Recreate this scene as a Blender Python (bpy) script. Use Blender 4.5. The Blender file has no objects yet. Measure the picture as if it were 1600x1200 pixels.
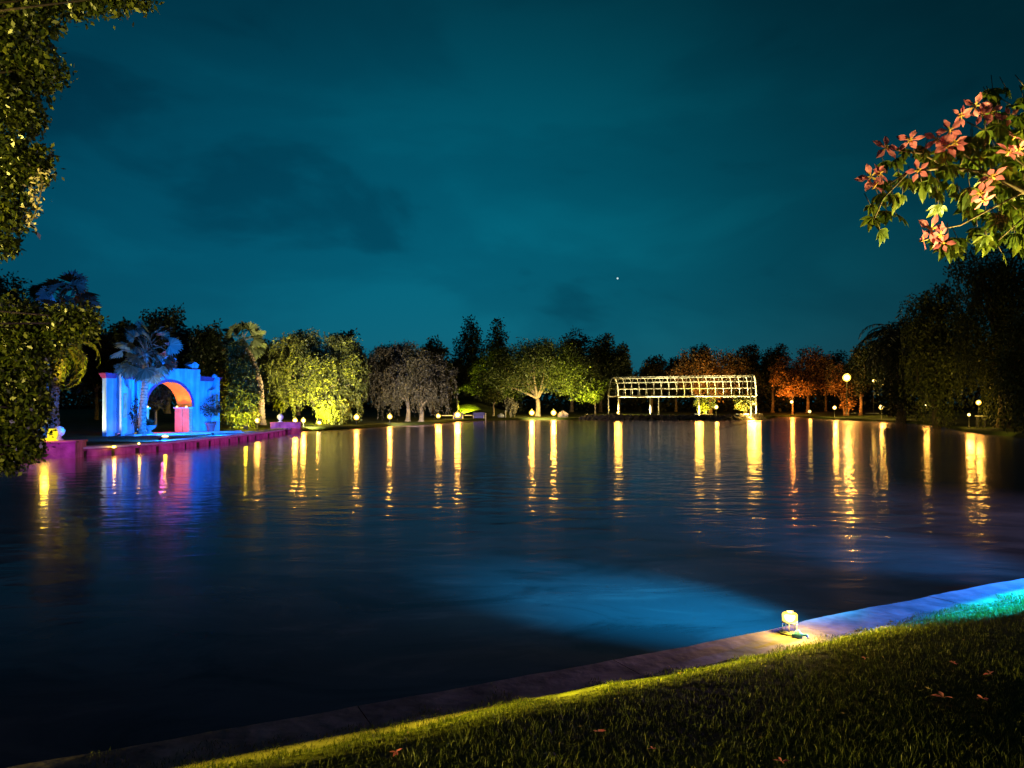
import bpy, math, random
import numpy as np
from mathutils import Vector, Matrix
S = bpy.context.scene
COL = S.collection
R = math.radians
rng = np.random.default_rng(7)
random.seed(7)
PI = math.pi

# ------------------------------------------------------------------ camera
CAMH, F, HZ = 2.0, 1160.0, 632.0            # eye height over water, focal length and horizon row in photo pixels
cam_d = bpy.data.cameras.new("camera"); cam = bpy.data.objects.new("camera", cam_d); COL.objects.link(cam)
cam.location = (0, 0, CAMH); cam.rotation_euler = (R(90), 0, 0)
cam_d.sensor_width = 36; cam_d.lens = 36 * F / 1600; cam_d.shift_y = (HZ - 600) / 1600
cam_d.clip_start = 0.05; cam_d.clip_end = 5000
S.camera = cam

# ------------------------------------------------------------------ world: cloudy teal night sky
W = bpy.data.worlds.new("World"); S.world = W; W.use_nodes = True
nt = W.node_tree; nt.nodes.clear()
def nn(nt, typ, **k):
    n = nt.nodes.new(typ)
    for a, b in k.items(): setattr(n, a, b)
    return n
def ramp(nt, stops, interp='EASE'):
    n = nt.nodes.new('ShaderNodeValToRGB'); n.color_ramp.interpolation = interp
    el = n.color_ramp.elements
    while len(el) < len(stops): el.new(0.5)
    for e, (p, c) in zip(el, stops): e.position = p; e.color = (*c, 1) if len(c) == 3 else c
    return n
L = nt.links.new
out = nn(nt, 'ShaderNodeOutputWorld'); bg = nn(nt, 'ShaderNodeBackground')
tc = nn(nt, 'ShaderNodeTexCoord'); sep = nn(nt, 'ShaderNodeSeparateXYZ'); L(tc.outputs['Generated'], sep.inputs[0])
SKY_V = [(0.0, (.008, .090, .130)), (0.10, (.002, .102, .160)), (0.24, (.0005, .094, .150)), (0.38, (.0003, .058, .094)), (0.50, (.0003, .028, .047)), (0.8, (.001, .012, .02))]
rv = ramp(nt, SKY_V, 'B_SPLINE'); L(sep.outputs['Z'], rv.inputs[0])
# azimuth falloff: the town glow is brightest ahead and to the left, dim to the right
at = nn(nt, 'ShaderNodeMath', operation='ARCTAN2'); L(sep.outputs['X'], at.inputs[0]); L(sep.outputs['Y'], at.inputs[1])
mr = nn(nt, 'ShaderNodeMapRange'); mr.inputs[1].default_value = -1.2; mr.inputs[2].default_value = 1.2; L(at.outputs[0], mr.inputs[0])
ra = ramp(nt, [(0.0, (.35,)*3), (0.22, (.5, .52, .60)), (0.36, (.85, .86, .90)), (0.47, (1, 1, 1)), (0.56, (1.5, .88, .84)), (0.65, (3.2, .52, .50)), (0.76, (3.0, .22, .21)), (0.9, (1.5, .12, .12)), (1, (.5, .1, .1))], 'B_SPLINE'); L(mr.outputs[0], ra.inputs[0])
mp = nn(nt, 'ShaderNodeMapping'); mp.inputs['Scale'].default_value = (1.3, 1.3, 3.2); mp.inputs['Rotation'].default_value = (0.15, 0.45, 0); L(tc.outputs['Generated'], mp.inputs[0])
n1 = nn(nt, 'ShaderNodeTexNoise'); n1.inputs['Scale'].default_value = 2.6; n1.inputs['Detail'].default_value = 5; n1.inputs['Roughness'].default_value = .5; n1.inputs['Distortion'].default_value = .35; L(mp.outputs[0], n1.inputs['Vector'])
rc = ramp(nt, [(0.33, (.60, .64, .69)), (0.46, (.93, .95, .97)), (0.66, (1.2, 1.18, 1.16))]); L(n1.outputs[0], rc.inputs[0])
m1 = nn(nt, 'ShaderNodeMix', data_type='RGBA', blend_type='MULTIPLY'); m1.inputs[0].default_value = 1; L(rv.outputs[0], m1.inputs[6]); L(ra.outputs[0], m1.inputs[7])
m2 = nn(nt, 'ShaderNodeMix', data_type='RGBA', blend_type='MULTIPLY'); m2.inputs[0].default_value = 1; L(m1.outputs[2], m2.inputs[6]); L(rc.outputs[0], m2.inputs[7])
# one bright star
sd = Vector(((965-800)/F, 1, (HZ-435)/F)).normalized()
dp = nn(nt, 'ShaderNodeVectorMath', operation='DOT_PRODUCT'); dp.inputs[1].default_value = sd; 
nz = nn(nt, 'ShaderNodeVectorMath', operation='NORMALIZE'); L(tc.outputs['Generated'], nz.inputs[0]); L(nz.outputs[0], dp.inputs[0])
gt = nn(nt, 'ShaderNodeMath', operation='GREATER_THAN'); gt.inputs[1].default_value = math.cos(0.0012); L(dp.outputs['Value'], gt.inputs[0])
ad = nn(nt, 'ShaderNodeMix', data_type='RGBA', blend_type='MIX'); L(gt.outputs[0], ad.inputs[0]); L(m2.outputs[2], ad.inputs[6]); ad.inputs[7].default_value = (.55, .75, .75, 1)
L(ad.outputs[2], bg.inputs[0]); bg.inputs[1].default_value = 1.16; L(bg.outputs[0], out.inputs[0])

S.view_settings.view_transform = 'Standard'; S.view_settings.look = 'None'; S.view_settings.exposure = 0; S.view_settings.gamma = 1
S.render.engine = 'CYCLES'
S.cycles.use_denoising = True
S.cycles.sample_clamp_indirect = 4
S.cycles.sample_clamp_direct = 60
S.cycles.max_bounces = 5; S.cycles.diffuse_bounces = 2; S.cycles.glossy_bounces = 3; S.cycles.transmission_bounces = 3; S.cycles.transparent_max_bounces = 6
S.cycles.caustics_reflective = False; S.cycles.caustics_refractive = False

# ------------------------------------------------------------------ helpers
def at_px(px, py, D): return Vector(((px-800)/F*D, D, CAMH-(py-HZ)/F*D))
def at_gr(px, D, z): return Vector(((px-800)/F*D, D, z))

def tag(o, label=None, cat=None, group=None, kind=None):
    if label: o['label'] = label
    if cat: o['category'] = cat
    if group: o['group'] = group
    if kind: o['kind'] = kind
    return o
def thing(name, loc, label, cat, group=None):
    o = bpy.data.objects.new(name, None); COL.objects.link(o); o.location = loc; o.empty_display_size = .2
    return tag(o, label, cat, group)
def wl(o):
    v = Vector((0, 0, 0))
    while o is not None: v += o.location; o = o.parent
    return v
def copy_tree(o, parent=None):
    c = o.copy(); COL.objects.link(c); c.parent = parent
    for ch in list(o.children): copy_tree(ch, c)
    return c
def mesh_np(name, V, faces4=None, faces3=None, mat=None, parent=None, smooth=False):
    V = np.asarray(V, dtype=np.float32).reshape(-1, 3).copy()
    me = bpy.data.meshes.new(name)
    q = np.zeros((0, 4), np.int32) if faces4 is None else np.asarray(faces4, np.int32).reshape(-1, 4)
    t = np.zeros((0, 3), np.int32) if faces3 is None else np.asarray(faces3, np.int32).reshape(-1, 3)
    if parent is not None: V -= np.array(wl(parent), dtype=np.float32)
    me.vertices.add(len(V)); me.vertices.foreach_set('co', V.ravel())
    nl = q.size + t.size
    me.loops.add(nl); me.loops.foreach_set('vertex_index', np.concatenate([q.ravel(), t.ravel()]).astype(np.int32))
    npoly = len(q) + len(t); me.polygons.add(npoly)
    st = np.concatenate([np.arange(len(q))*4, q.size + np.arange(len(t))*3]).astype(np.int32)
    me.polygons.foreach_set('loop_start', st)
    me.update(calc_edges=True)
    if smooth: me.polygons.foreach_set('use_smooth', np.ones(npoly, dtype=bool))
    if mat: me.materials.append(mat)
    o = bpy.data.objects.new(name, me); COL.objects.link(o); o.parent = parent
    return o

class MB:
    def __init__(s): s.v = []; s.f = []; s.mi = []; s.cur = 0; s.sm = []
    def add(s, vs, fs, smooth=False):
        b = len(s.v); s.v += [tuple(v) for v in vs]
        for f in fs: s.f.append(tuple(i+b for i in f)); s.mi.append(s.cur); s.sm.append(smooth)
        return s
    def box(s, c, size, rz=0, rot=None, bev=0):
        x, y, z = (a/2 for a in size)
        M = rot if rot is not None else Matrix.Rotation(rz, 3, 'Z')
        c = Vector(c)
        if bev <= 0:
            vs = [c + M @ Vector((sx*x, sy*y, sz*z)) for sx in (-1, 1) for sy in (-1, 1) for sz in (-1, 1)]
            return s.add(vs, [(0,1,3,2),(4,6,7,5),(0,4,5,1),(2,3,7,6),(0,2,6,4),(1,5,7,3)])
        # vertical prism with chamfered top edge
        vs = []; 
        for (k, zz) in ((0, -z), (0, z-bev), (bev, z)):
            for sx, sy in ((-1,-1),(1,-1),(1,1),(-1,1)): vs.append(c + M @ Vector((sx*(x-k), sy*(y-k), zz)))
        fs = [(3,2,1,0),(8,9,10,11)]
        for r in (0, 4):
            for i in range(4): fs.append((r+i, r+(i+1)%4, r+4+(i+1)%4, r+4+i))
        return s.add(vs, fs)
    def tube(s, pts, radii, n=8, cap=True, smooth=True):
        pts = [Vector(p) for p in pts]
        if not hasattr(radii, '__len__'): radii = [radii]*len(pts)
        rings = []; vs = []; prev = None
        for i, p in enumerate(pts):
            t = (pts[min(i+1, len(pts)-1)] - pts[max(i-1, 0)])
            t = t.normalized() if t.length > 1e-9 else Vector((0,0,1))
            if prev is None: u = t.orthogonal().normalized()
            else:
                u = prev - t*prev.dot(t); u = u.normalized() if u.length > 1e-6 else t.orthogonal().normalized()
            prev = u; w = t.cross(u)
            for k in range(n):
                a = 2*PI*k/n; vs.append(p + (u*math.cos(a) + w*math.sin(a))*radii[i])
        fs = []
        for i in range(len(pts)-1):
            for k in range(n): fs.append((i*n+k, i*n+(k+1)%n, (i+1)*n+(k+1)%n, (i+1)*n+k))
        if cap: fs.append(tuple(range(n-1, -1, -1))); fs.append(tuple((len(pts)-1)*n+k for k in range(n)))
        return s.add(vs, fs, smooth)
    def lathe(s, c, prof, n=20, smooth=True):
        c = Vector(c); vs = []
        for r, z in prof:
            for k in range(n): a = 2*PI*k/n; vs.append(c + Vector((r*math.cos(a), r*math.sin(a), z)))
        fs = []
        for i in range(len(prof)-1):
            for k in range(n): fs.append((i*n+k, i*n+(k+1)%n, (i+1)*n+(k+1)%n, (i+1)*n+k))
        fs.append(tuple(range(n-1, -1, -1))); fs.append(tuple((len(prof)-1)*n+k for k in range(n)))
        return s.add(vs, fs, smooth)
    def prism(s, poly, o, u, w, d):
        """polygon of (a, b) in plane o + a*u + b*Z, extruded by vector w*d"""
        o, u, w = Vector(o), Vector(u), Vector(w); n = len(poly)
        vs = [o + u*a + Vector((0,0,b)) for a, b in poly] + [o + u*a + Vector((0,0,b)) + w*d for a, b in poly]
        fs = [tuple(range(n)), tuple(range(2*n-1, n-1, -1))] + [(i, i+n, (i+1)%n+n, (i+1)%n) for i in range(n)]
        return s.add(vs, fs)
    def build(s, name, mats, parent=None):
        me = bpy.data.meshes.new(name)
        off = wl(parent) if parent is not None else Vector((0,0,0))
        me.from_pydata([tuple(Vector(v)-off) for v in s.v], [], s.f)
        if not isinstance(mats, (list, tuple)): mats = [mats]
        for m in mats: me.materials.append(m)
        me.polygons.foreach_set('material_index', s.mi); me.polygons.foreach_set('use_smooth', s.sm)
        me.update()
        import bmesh
        bm = bmesh.new(); bm.from_mesh(me); bmesh.ops.recalc_face_normals(bm, faces=bm.faces); bm.to_mesh(me); bm.free()
        o = bpy.data.objects.new(name, me); COL.objects.link(o); o.parent = parent
        return o

# ------------------------------------------------------------------ materials
def base_mat(name):
    m = bpy.data.materials.new(name); m.use_nodes = True; n = m.node_tree; n.nodes.clear()
    o = nn(n, 'ShaderNodeOutputMaterial'); return m, n, o
def rough_mat(name, c1, c2, scale=4, rough=.8, bump=.3, bscale=30, bdist=.01, spec=.3, detail=6, c3=None, stain=None):
    m, n, o = base_mat(name); l = n.links.new
    p = nn(n, 'ShaderNodeBsdfPrincipled'); p.inputs['Roughness'].default_value = rough; p.inputs['Specular IOR Level'].default_value = spec
    t = nn(n, 'ShaderNodeTexCoord')
    a = nn(n, 'ShaderNodeTexNoise'); a.inputs['Scale'].default_value = scale; a.inputs['Detail'].default_value = detail; l(t.outputs['Object'], a.inputs['Vector'])
    st = [(.32, c1), (.68, c2)] if c3 is None else [(.3, c1), (.5, c2), (.7, c3)]
    r = ramp(n, st, 'LINEAR'); l(a.outputs[0], r.inputs[0]); col = r.outputs[0]
    if stain:
        mp_ = nn(n, 'ShaderNodeMapping'); mp_.inputs['Scale'].default_value = (1, 1, .12); l(t.outputs['Object'], mp_.inputs[0])
        a2 = nn(n, 'ShaderNodeTexNoise'); a2.inputs['Scale'].default_value = stain; a2.inputs['Detail'].default_value = 5; l(mp_.outputs[0], a2.inputs['Vector'])
        r2 = ramp(n, [(.35, (.5, .5, .5)), (.6, (1, 1, 1))]); l(a2.outputs[0], r2.inputs[0])
        mm = nn(n, 'ShaderNodeMix', data_type='RGBA', blend_type='MULTIPLY'); mm.inputs[0].default_value = .7; l(col, mm.inputs[6]); l(r2.outputs[0], mm.inputs[7]); col = mm.outputs[2]
    l(col, p.inputs['Base Color'])
    b = nn(n, 'ShaderNodeTexNoise'); b.inputs['Scale'].default_value = bscale; b.inputs['Detail'].default_value = 5; l(t.outputs['Object'], b.inputs['Vector'])
    bp = nn(n, 'ShaderNodeBump'); bp.inputs['Strength'].default_value = bump; bp.inputs['Distance'].default_value = bdist; l(b.outputs[0], bp.inputs['Height'])
    l(bp.outputs[0], p.inputs['Normal']); l(p.outputs[0], o.inputs[0])
    return m
def leaf_mat(name, c1, c2, c3, rough=.5, trans=.3, spec=.4):
    m, n, o = base_mat(name); l = n.links.new
    g = nn(n, 'ShaderNodeNewGeometry'); r = ramp(n, [(0, c1), (.6, c2), (1, c3)], 'LINEAR'); l(g.outputs['Random Per Island'], r.inputs[0])
    p = nn(n, 'ShaderNodeBsdfPrincipled'); p.inputs['Roughness'].default_value = rough; p.inputs['Specular IOR Level'].default_value = spec; l(r.outputs[0], p.inputs['Base Color'])
    t = nn(n, 'ShaderNodeBsdfTranslucent'); l(r.outputs[0], t.inputs[0])
    x = nn(n, 'ShaderNodeMixShader'); x.inputs[0].default_value = trans; l(p.outputs[0], x.inputs[1]); l(t.outputs[0], x.inputs[2]); l(x.outputs[0], o.inputs[0])
    return m
def halo_globe_mat(name, c_in, s_in, c_out, s_out):  # glow painted by view angle: hot centre, orange rim as a halo
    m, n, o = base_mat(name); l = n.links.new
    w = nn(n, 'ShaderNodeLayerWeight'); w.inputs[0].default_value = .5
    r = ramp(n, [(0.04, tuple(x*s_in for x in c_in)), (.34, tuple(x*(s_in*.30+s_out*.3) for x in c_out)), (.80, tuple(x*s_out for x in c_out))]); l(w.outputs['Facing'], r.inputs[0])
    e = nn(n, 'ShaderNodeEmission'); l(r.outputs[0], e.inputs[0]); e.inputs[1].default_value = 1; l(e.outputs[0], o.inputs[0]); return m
def emit_mat(name, c, s):
    m, n, o = base_mat(name); e = nn(n, 'ShaderNodeEmission'); e.inputs[0].default_value = (*c, 1); e.inputs[1].default_value = s; n.links.new(e.outputs[0], o.inputs[0]); return m
def metal_mat(name, c, rough=.45, metallic=.0, spec=.5):
    m, n, o = base_mat(name); p = nn(n, 'ShaderNodeBsdfPrincipled'); l = n.links.new
    t = nn(n, 'ShaderNodeTexCoord'); a = nn(n, 'ShaderNodeTexNoise'); a.inputs['Scale'].default_value = 12; a.inputs['Detail'].default_value = 5; l(t.outputs['Object'], a.inputs['Vector'])
    r = ramp(n, [(.3, tuple(x*.7 for x in c)), (.6, c)]); l(a.outputs[0], r.inputs[0]); l(r.outputs[0], p.inputs['Base Color'])
    p.inputs['Roughness'].default_value = rough; p.inputs['Metallic'].default_value = metallic; p.inputs['Specular IOR Level'].default_value = spec
    l(p.outputs[0], o.inputs[0]); return m

M = {}
M['bark'] = rough_mat('bark', (.05, .035, .025), (.16, .12, .09), 3, .9, .8, 18, .03)
M['pale_bark'] = rough_mat('pale_bark', (.22, .18, .13), (.36, .30, .22), 3, .9, .7, 14, .03)
M['palm_bark'] = rough_mat('palm_bark', (.10, .07, .06), (.30, .22, .18), 7, .9, .9, 25, .03)
M['dark_leaf'] = leaf_mat('dark_leaf', (.006, .010, .005), (.014, .022, .009), (.03, .038, .014))
M['green_leaf'] = leaf_mat('green_leaf', (.035, .055, .012), (.07, .095, .02), (.12, .14, .035))
M['pepper_leaf'] = leaf_mat('pepper_leaf', (.06, .075, .025), (.11, .125, .04), (.17, .17, .06))
M['grey_leaf'] = leaf_mat('grey_leaf', (.05, .05, .035), (.10, .09, .06), (.16, .14, .09))
M['willow_leaf'] = leaf_mat('willow_leaf', (.03, .04, .01), (.06, .07, .015), (.11, .11, .03))
M['rust_leaf'] = leaf_mat('rust_leaf', (.08, .05, .02), (.16, .09, .03), (.24, .13, .05))
M['near_leaf'] = leaf_mat('near_leaf', (.012, .020, .003), (.03, .045, .006), (.12, .13, .02), rough=.34, trans=.15, spec=.6)
M['palmate_leaf'] = leaf_mat('palmate_leaf', (.05, .08, .010), (.10, .14, .014), (.17, .19, .02), rough=.4, trans=.35, spec=.4)
M['palm_leaf'] = leaf_mat('palm_leaf', (.05, .065, .04), (.09, .11, .07), (.16, .19, .12), rough=.4)
M['date_leaf'] = leaf_mat('date_leaf', (.05, .07, .015), (.09, .11, .02), (.14, .16, .03), rough=.4)
M['petal'] = leaf_mat('petal', (.60, .15, .22), (.68, .20, .27), (.76, .30, .36), rough=.5, trans=.35, spec=.2)
M['pale_petal'] = leaf_mat('pale_petal', (.5, .42, .30), (.62, .52, .40), (.7, .6, .45))
M['throat'] = leaf_mat('throat', (.75, .45, .08), (.8, .55, .12), (.85, .6, .2), rough=.5, trans=.3, spec=.2)
M['twig'] = rough_mat('twig', (.07, .05, .03), (.16, .11, .06), 20, .8, .4, 60, .005)
M['grass'] = leaf_mat('grass', (.035, .05, .008), (.075, .10, .014), (.16, .17, .035), rough=.45, trans=.3, spec=.35)
M['stone'] = rough_mat('stone', (.12, .10, .10), (.31, .26, .26), 3.2, .8, .6, 16, .010, stain=7, detail=10)
M['plaster'] = rough_mat('plaster', (.42, .44, .46), (.68, .70, .72), 1.3, .85, .35, 12, .01, stain=3.0)
M['arch_plaster'] = rough_mat('arch_plaster', (.20, .34, .46), (.34, .50, .62), 1.3, .85, .45, 12, .012, stain=3.0)
M['maroon'] = rough_mat('maroon', (.30, .035, .10), (.42, .06, .15), 3, .8, .3, 20, .01)
M['pink_plaster'] = rough_mat('pink_plaster', (.30, .07, .16), (.52, .14, .30), 2.5, .85, .8, 9, .03, stain=4)
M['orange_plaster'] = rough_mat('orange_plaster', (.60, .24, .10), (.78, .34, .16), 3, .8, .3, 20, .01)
M['lamplit_soffit'] = rough_mat('lamplit_soffit', (.62, .20, .010), (.80, .28, .020), 3, .8, .3, 20, .01)  # orange lamplight on the soffit put into its colour
M['paving'] = rough_mat('paving', (.30, .30, .32), (.50, .50, .52), 2, .7, .4, 14, .01)
M['rock'] = rough_mat('rock', (.08, .065, .08), (.26, .21, .25), 2, .85, .8, 6, .05)
M['white_steel'] = metal_mat('white_steel', (.72, .70, .64), .4)
M['black_metal'] = metal_mat('black_metal', (.03, .03, .03), .4, .3)
M['grey_metal'] = metal_mat('grey_metal', (.45, .42, .38), .35, .6)
M['blue_lit_casing'] = metal_mat('blue_lit_casing', (.03, .16, .55), .5)  # blue light falling on the connector put into its colour
M['bench_paint'] = metal_mat('bench_paint', (.06, .07, .62), .5)
M['white_paint'] = metal_mat('white_paint', (.75, .73, .68), .5)
M['timber'] = rough_mat('timber', (.38, .22, .10), (.62, .40, .20), 6, .75, .3, 30, .01)
M['terracotta'] = rough_mat('terracotta', (.24, .06, .08), (.36, .10, .11), 5, .8, .3, 20, .01)
M['glow'] = halo_globe_mat('glow', (1.0, .78, .26), 10, (1, .56, .04), 1.0)
M['glow_hot'] = halo_globe_mat('glow_hot', (1.0, .80, .30), 16, (1, .64, .06), 3)
M['glow_soft'] = emit_mat('glow_soft', (1.0, .62, .16), 5)
M['glow_shell'] = emit_mat('glow_shell', (1.0, .78, .02), 1.3)
M['glow_white'] = halo_globe_mat('glow_white', (1.0, .82, .38), 10, (1, .60, .08), 1.0)

# water: murky pond, clear ripple reflections by Fresnel
def water_mat():
    m, n, o = base_mat('pond_water'); l = n.links.new
    t = nn(n, 'ShaderNodeTexCoord')
    def noise(sc, det, vec, dist=0.0, ro=.5):
        a = nn(n, 'ShaderNodeTexNoise'); a.inputs['Scale'].default_value = sc; a.inputs['Detail'].default_value = det; a.inputs['Roughness'].default_value = ro; a.inputs['Distortion'].default_value = dist; l(vec, a.inputs['Vector']); return a.outputs[0]
    mpv = nn(n, 'ShaderNodeMapping'); mpv.inputs['Scale'].default_value = (.55, 1.0, 1); mpv.inputs['Rotation'].default_value = (0, 0, R(6)); l(t.outputs['Object'], mpv.inputs[0])
    v = mpv.outputs[0]
    small = noise(7, 2, v, .3); mid = noise(1.6, 3, v, .4); patch = noise(.045, 2, v, .6)
    pr = ramp(n, [(.38, (.22,)*3), (.62, (1,)*3)]); l(patch, pr.inputs[0])
    s1 = nn(n, 'ShaderNodeMath', operation='MULTIPLY'); l(small, s1.inputs[0]); s1.inputs[1].default_value = .10
    s2 = nn(n, 'ShaderNodeMath', operation='ADD'); l(s1.outputs[0], s2.inputs[0]); l(mid, s2.inputs[1])
    s3 = nn(n, 'ShaderNodeMath', operation='MULTIPLY'); l(s2.outputs[0], s3.inputs[0]); l(pr.outputs[0], s3.inputs[1])
    b = nn(n, 'ShaderNodeBump'); b.inputs['Strength'].default_value = 1; b.inputs['Distance'].default_value = .05; l(s3.outputs[0], b.inputs['Height'])
    body = nn(n, 'ShaderNodeBsdfDiffuse'); body.inputs[0].default_value = (.030, .042, .050, 1)
    silt = noise(.9, 7, v, 1.2, .62); sr = ramp(n, [(.34, (.014, .022, .027)), (.52, (.028, .040, .048)), (.70, (.050, .064, .072))]); l(silt, sr.inputs[0]); l(sr.outputs[0], body.inputs[0])
    gl = nn(n, 'ShaderNodeBsdfGlossy'); gl.inputs[0].default_value = (1, .86, 1, 1); gl.inputs['Roughness'].default_value = .09; l(b.outputs[0], gl.inputs['Normal'])
    fr = nn(n, 'ShaderNodeFresnel'); fr.inputs[0].default_value = 1.34; 
    x = nn(n, 'ShaderNodeMixShader'); pw_ = ramp(n, [(0, (0,)*3), (.15, (.035,)*3), (.40, (.27,)*3), (.72, (.93,)*3)], 'LINEAR'); l(fr.outputs[0], pw_.inputs[0]); l(pw_.outputs[0], x.inputs[0]); g2 = nn(n, 'ShaderNodeBsdfGlossy'); g2.inputs[0].default_value = (1, .68, .80, 1); g2.inputs['Roughness'].default_value = .26; l(b.outputs[0], g2.inputs['Normal'])
    gm = nn(n, 'ShaderNodeMixShader'); gm.inputs[0].default_value = .42; l(gl.outputs[0], gm.inputs[1]); l(g2.outputs[0], gm.inputs[2])
    l(body.outputs[0], x.inputs[1]); l(gm.outputs[0], x.inputs[2]); l(x.outputs[0], o.inputs[0])
    return m
M['water'] = water_mat()

def lawn_mat():
    m, n, o = base_mat('lawn_ground'); l = n.links.new
    t = nn(n, 'ShaderNodeTexCoord')
    a = nn(n, 'ShaderNodeTexNoise'); a.inputs['Scale'].default_value = .5; a.inputs['Detail'].default_value = 8; l(t.outputs['Object'], a.inputs['Vector'])
    r = ramp(n, [(.3, (.020, .026, .007)), (.5, (.045, .060, .012)), (.72, (.07, .075, .02))]); l(a.outputs[0], r.inputs[0])
    b = nn(n, 'ShaderNodeTexNoise'); b.inputs['Scale'].default_value = 12; b.inputs['Detail'].default_value = 6; l(t.outputs['Object'], b.inputs['Vector'])
    bp = nn(n, 'ShaderNodeBump'); bp.inputs['Distance'].default_value = .08; bp.inputs['Strength'].default_value = .8; l(b.outputs[0], bp.inputs['Height'])
    p = nn(n, 'ShaderNodeBsdfPrincipled'); p.inputs['Roughness'].default_value = .9; p.inputs['Specular IOR Level'].default_value = .15
    l(r.outputs[0], p.inputs['Base Color']); l(bp.outputs[0], p.inputs['Normal']); l(p.outputs[0], o.inputs[0]); return m
M['lawn'] = lawn_mat()

# ------------------------------------------------------------------ lights
def lamp(kind, loc, power, color, radius=.08, target=None, angle=60, blend=.4, parent=None, name='lamp_light'):
    d = bpy.data.lights.new(name, kind); d.energy = power; d.color = color; d.shadow_soft_size = radius
    o = bpy.data.objects.new(name, d); COL.objects.link(o)
    if kind == 'SPOT':
        d.spot_size = R(angle); d.spot_blend = blend
        o.rotation_euler = (Vector(target)-Vector(loc)).to_track_quat('-Z', 'Y').to_euler()
    o.location = Vector(loc) - (wl(parent) if parent is not None else Vector((0,0,0))); o.parent = parent
    return o
WARM = (1.0, .60, .07); YEL = (1.0, .80, .03); ORG = (1.0, .40, .04); BLUE = (.0, .17, .98); CYAN = (.0, .55, 1.0); PINK = (1.0, .12, .55)

# ------------------------------------------------------------------ pond outline and ground
OUT = [(-24,8),(-16,-3.2),(-13,-1.6),(-8,.75),(-5,2.2),(-2.27,3.50),(-1.13,4.04),(-.38,4.41),(.68,4.93),(1.93,5.59),(2.61,6.01),(3.38,6.40),(4.43,6.97),(4.98,7.24),
       (7.5,8.6),(11,11.5),(17,18),(22,27),(25.5,34),(30,42),(32.6,53),(37,63),(41,74),(42.5,84),(42,97),(44,110),(45.4,121),(39,112),(33.5,98.5),(29,95),(23.6,93.5),(16,95.5),(10.5,97),
       (2.8,97),(-2,94),(-6.2,86),(-7.7,77),(-11.3,68),(-12.8,61),(-15.6,55),(-15.3,50),(-14.9,44.6),(-15.0,36.8),(-15.3,32),(-16.5,28.6),(-19,26),(-25,18)]
def densify(P, closed=True, step=.4):
    P = [np.array(p, float) for p in P]; n = len(P); o = []
    rngi = range(n) if closed else range(n-1)
    for i in rngi:
        p0 = P[(i-1) % n] if closed or i > 0 else P[i]; p1 = P[i]; p2 = P[(i+1) % n]; p3 = P[(i+2) % n] if closed or i+2 < n else P[(i+1)]
        k = max(2, int(np.linalg.norm(p2-p1)/step))
        for j in range(k):
            t = j/k; o.append(.5*((2*p1)+(-p0+p2)*t+(2*p0-5*p1+4*p2-p3)*t*t+(-p0+3*p1-3*p2+p3)*t**3))
    return np.array(o)
OL = densify(OUT)
CEN = np.array([8.0, 40.0])
ang = np.unwrap(np.arctan2(*(OL-CEN).T[::-1]))
def dist_ol(X):
    X = np.asarray(X, float).reshape(-1, 2); d = np.empty(len(X))
    for i in range(0, len(X), 4000):
        d[i:i+4000] = np.sqrt(((X[i:i+4000, None, :]-OL[None])**2).sum(-1)).min(1)
    return d
def sst(x, a, b): t = np.clip((x-a)/(b-a), 0, 1); return t*t*(3-2*t)
def inside(X):
    X = np.asarray(X, float).reshape(-1, 2)
    a = np.arctan2(X[:,1]-CEN[1], X[:,0]-CEN[0]); aa = np.mod(np.arctan2(*(OL-CEN).T[::-1]), 2*PI); rr = np.linalg.norm(OL-CEN, axis=1)
    s = np.argsort(aa); return np.linalg.norm(X-CEN, axis=1) < np.interp(np.mod(a, 2*PI), aa[s], rr[s], period=2*PI)
def gz(X, d=None):
    X = np.asarray(X, float).reshape(-1, 2); x, y = X[:,0], X[:,1]
    if d is None: d = dist_ol(X)*np.where(inside(X), -1, 1)
    far = .27 + .28*sst(d, 3, 13) + .6*sst(d, 14, 45) + .10*np.sin(x*.23+1)*np.cos(y*.19)*sst(d, 2, 10)
    far = np.where(d < .3, -1.2 + 1.48*sst(d, -1.0, .3), far)
    # near bank: level with the stone coping, a soft grass shoulder, then the level lawn
    w = .28 + .60*sst(x, 2.0, 5.0)
    near = .288 + .10*sst(d, .34, .40+w) + .03*np.sin(x*1.3)*np.cos(y*1.7)*sst(d, 1, 2) - .02*sst(d, 1.2, 3)
    near = np.where(d < .33, .20 - 1.2*(d < -.05), near)
    k = sst(-y, -16, -10)
    z = far*(1-k) + near*k
    # left quay terrace is level
    q = sst(-x, 13, 14.5)*sst(y, 24, 27)*sst(-y, -56, -54)*sst(-d, -14, -9)
    zq = np.where(d < .4, .20 - 1.2*(d < -.05), .33)
    z = z*(1-q) + zq*q
    # grassy mound behind the benches
    z = z + 2.3*np.exp(-(((x+6.5)/4.5)**2 + ((y-113)/5)**2))
    return z
def gz1(x, y): return float(gz([(x, y)])[0])
rows = [-3, -1, -.5, -.12, -.04, .0, .15, .3, .42, .48, .55, .62, .7, .8, .95, 1.1, 1.3, 1.6, 2, 2.6, 3.5, 5, 7, 9, 12, 16, 21, 28, 38, 55, 80, 130, 250, 600, 1500, 3000]
rd = (OL-CEN); rl = np.linalg.norm(rd, axis=1, keepdims=True); rd = rd/rl
N = len(OL); G = []
for t in rows: G.append(OL + rd*t)
G = np.concatenate(G); 
dg = dist_ol(G)*np.repeat(np.sign(np.array(rows)+1e-9), N)
Z = gz(G, dg); V = np.column_stack([G, Z])
ii = np.arange(N); fq = []
for r in range(len(rows)-1):
    a = r*N+ii; b = r*N+(ii+1) % N; fq.append(np.column_stack([a, a+N, b+N, b]))
g = mesh_np('ground', V, np.concatenate(fq), mat=M['lawn'], smooth=True); tag(g, kind='structure')
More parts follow.
